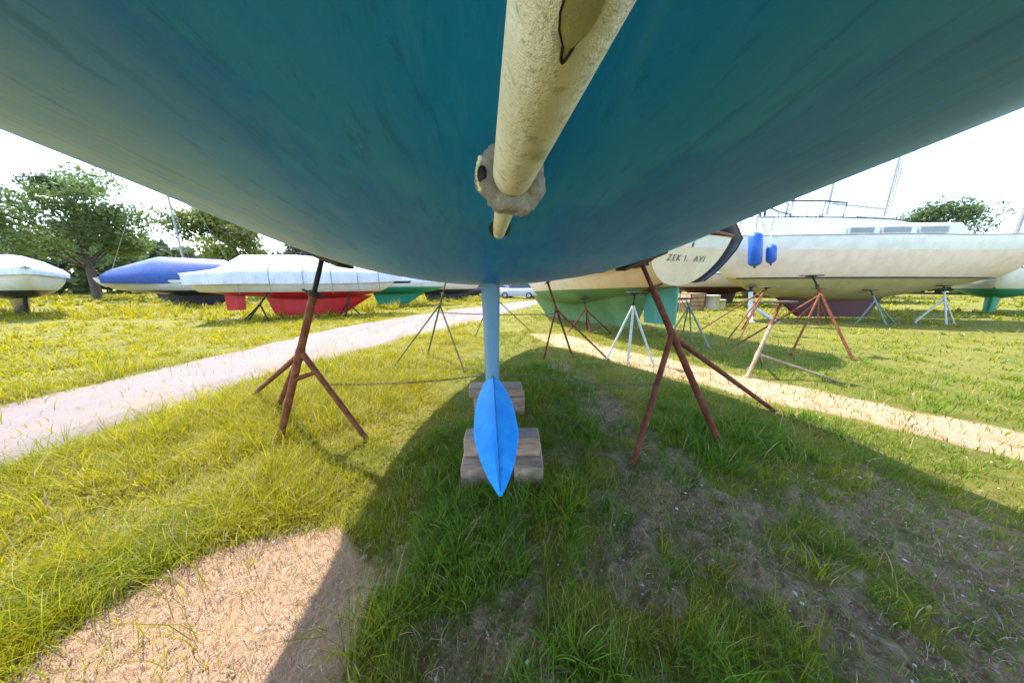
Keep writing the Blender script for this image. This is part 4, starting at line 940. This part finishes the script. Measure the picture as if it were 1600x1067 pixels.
# ------------------------------------------------------------------ trees
M['bark'] = paint('grey_brown_bark', (.10, .075, .055), (.06, .045, .035), .9, 10, .8)
M['leaf'] = leaf_shader('tree_leaf', trans=.35)
def tree(label, x, y, h, rad, tint, n=2600, leaf=.28, seed=0):
    r = np.random.default_rng(seed+100); rt = root('tree', label, 'tree', (x, y, 0), r.uniform(0, 6), 'trees behind the boatyard')
    tk = MB(); tk.tube([(0, 0, -.1), (.1, 0, h*.3), (0, .15, h*.55), (.05, .1, h*.85)], [h*.026, h*.02, h*.013, h*.004], 10)
    cl = []
    for k in range(15):
        t = r.uniform(.35, .98); a = r.uniform(0, 6.28); q = rad*(1.05-abs(t-.55)*1.3)*r.uniform(.45, 1)
        e = (q*math.cos(a), q*math.sin(a), h*t); tk.tube([(.05, .1, h*max(.25, t-.22)), (e[0]*.55, e[1]*.55, h*(t-.07)), e], [h*.009, h*.006, h*.002], 6); cl.append((e, rad*r.uniform(.28, .5)))
    tk.build('trunk', M['bark'], rt)
    ids = r.integers(0, len(cl), n); C = np.array([cl[i][0] for i in ids]); S = np.array([cl[i][1] for i in ids])
    dv = r.normal(0, 1, (n, 3)); dv /= np.linalg.norm(dv, axis=1)[:, None]; P = C+dv*(S*r.random(n)**.45)[:, None]*np.array([1, 1, .75])
    u = r.normal(0, 1, (n, 3)); u /= np.linalg.norm(u, axis=1)[:, None]; v = np.cross(u, r.normal(0, 1, (n, 3))); v /= np.linalg.norm(v, axis=1)[:, None]
    s = leaf*(.5+.8*r.random(n))[:, None]
    V = np.stack([P-u*s, P+v*s*.45, P+u*s, P-v*s*.45], 1).reshape(-1, 3)
    me = bpy.data.meshes.new('crown'); raw_mesh(me, V, np.arange(4*n).reshape(n, 4))
    a = me.attributes.new('tint', 'FLOAT_COLOR', 'POINT'); c4 = np.ones((n, 4, 4), np.float32); cc = np.array(tint)*(.6+.8*r.random((len(cl), 1)))[ids]*(.75+.5*r.random((n, 1))); c4[:, :, :3] = cc[:, None, :]
    a.data.foreach_set('color', c4.ravel()); me.materials.append(M['leaf']); o = bpy.data.objects.new('crown', me); COL.objects.link(o); o.parent = rt
T = [(-27, 27, 9.5, 3.6, (.11, .13, .03), 'light green leafy tree above the blue tarpaulin at the left'), (-23, 33, 8.0, 3.0, (.05, .06, .03), 'dark slim tree behind the ridge of the white wrap'),
     (-40, 26, 11, 4.5, (.08, .11, .03), 'broad tree far left behind the stern of the white-wrapped boat'), (-52, 34, 13, 5, (.06, .09, .03), 'tall dark green tree at the outer left'), (-14, 50, 7, 3.5, (.05, .07, .03), 'low bushy tree over the far pale boat'),
     (-3, 56, 6.5, 4, (.045, .06, .025), 'low dark tree behind the parked cars'), (8, 58, 8, 4.5, (.05, .07, .03), 'tree behind the bow of the green-bottomed boat'), (30, 46, 8.5, 4, (.09, .12, .05), 'grey-green tree below the masts, nearer to the blue fender'),
     (37, 47, 9, 4.5, (.07, .10, .04), 'tree below the rightmost masts'), (48, 46, 11, 5, (.08, .11, .03), 'full green tree at the outer right'), (60, 40, 12, 5, (.06, .09, .03), 'tall tree farthest to the right'), (22, 54, 8, 4, (.06, .085, .035), 'tree behind the cream transom')]
for i, (x, y, h, r_, c_, lab) in enumerate(T): tree(lab, x, y, h, r_, tuple(q*1.5 for q in c_), 9000, .17 if h < 9 else .20, i)
# far wood closing the horizon
def far_wood():
    r = np.random.default_rng(5); n = 42000; t = r.uniform(-1.35, 1.35, n); d = r.uniform(70, 95, n); x = d*np.sin(t); y = d*np.cos(t)
    top = 4.5+4.5*fbm(t*14, t*0, 3, 4)+2*vnoise(t*60, t*0, 8); z = top*r.random(n)**.7
    P = np.stack([x, y, z], -1); u = r.normal(0, 1, (n, 3)); u /= np.linalg.norm(u, axis=1)[:, None]; v = np.cross(u, r.normal(0, 1, (n, 3))); v /= np.linalg.norm(v, axis=1)[:, None]; s = (.35+.55*r.random(n))[:, None]
    me = bpy.data.meshes.new('far_wood'); raw_mesh(me, np.stack([P-u*s, P+v*s*.6, P+u*s, P-v*s*.6], 1).reshape(-1, 3), np.arange(4*n).reshape(n, 4))
    a = me.attributes.new('tint', 'FLOAT_COLOR', 'POINT'); c4 = np.ones((n, 4, 4), np.float32); c4[:, :, :3] = (np.array([.10, .13, .055])*(.5+1.0*r.random((n, 1))))[:, None, :]
    a.data.foreach_set('color', c4.ravel()); me.materials.append(M['leaf']); o = bpy.data.objects.new('far_wood', me); COL.objects.link(o); tag(o, kind='stuff')
far_wood()

# ------------------------------------------------------------------ light, sky, camera
SUN = Vector((-.545, .45, 1)).normalized()
el = math.asin(SUN.z)
ld = bpy.data.lights.new('sun', 'SUN'); ld.energy = 2.25; ld.angle = R(.5); ld.color = (1, .95, .87)
lo = bpy.data.objects.new('sun', ld); COL.objects.link(lo); lo.rotation_euler = SUN.to_track_quat('Z', 'Y').to_euler(); lo.location = (-5, 4, 12)
w = bpy.data.worlds.new('World'); SC.world = w; w.use_nodes = True; nt = w.node_tree; nt.nodes.clear()
ou = nt.nodes.new('ShaderNodeOutputWorld'); bg = nt.nodes.new('ShaderNodeBackground'); sk = nt.nodes.new('ShaderNodeTexSky')
sk.sky_type = 'NISHITA'; sk.sun_disc = False; sk.sun_elevation = el; sk.sun_rotation = math.atan2(SUN.x, SUN.y); sk.dust_density = .8; sk.air_density = 1.0
bg.inputs[1].default_value = .15; nt.links.new(sk.outputs[0], bg.inputs[0]); nt.links.new(bg.outputs[0], ou.inputs[0])
cd = bpy.data.cameras.new('camera'); cd.sensor_width = 36; cd.lens = 36*416/1600; cd.clip_start = .02; cd.clip_end = 3000
co = bpy.data.objects.new('camera', cd); COL.objects.link(co); co.location = (0, 0, H); co.rotation_euler = (math.pi/2-PITCH, 0, 0); SC.camera = co
SC.view_settings.view_transform = 'Standard'; SC.view_settings.look = 'None'; SC.view_settings.gamma = 1; SC.view_settings.exposure = 2.45
for r_ in ROOTS:
    if '_w' in r_: del r_['_w']
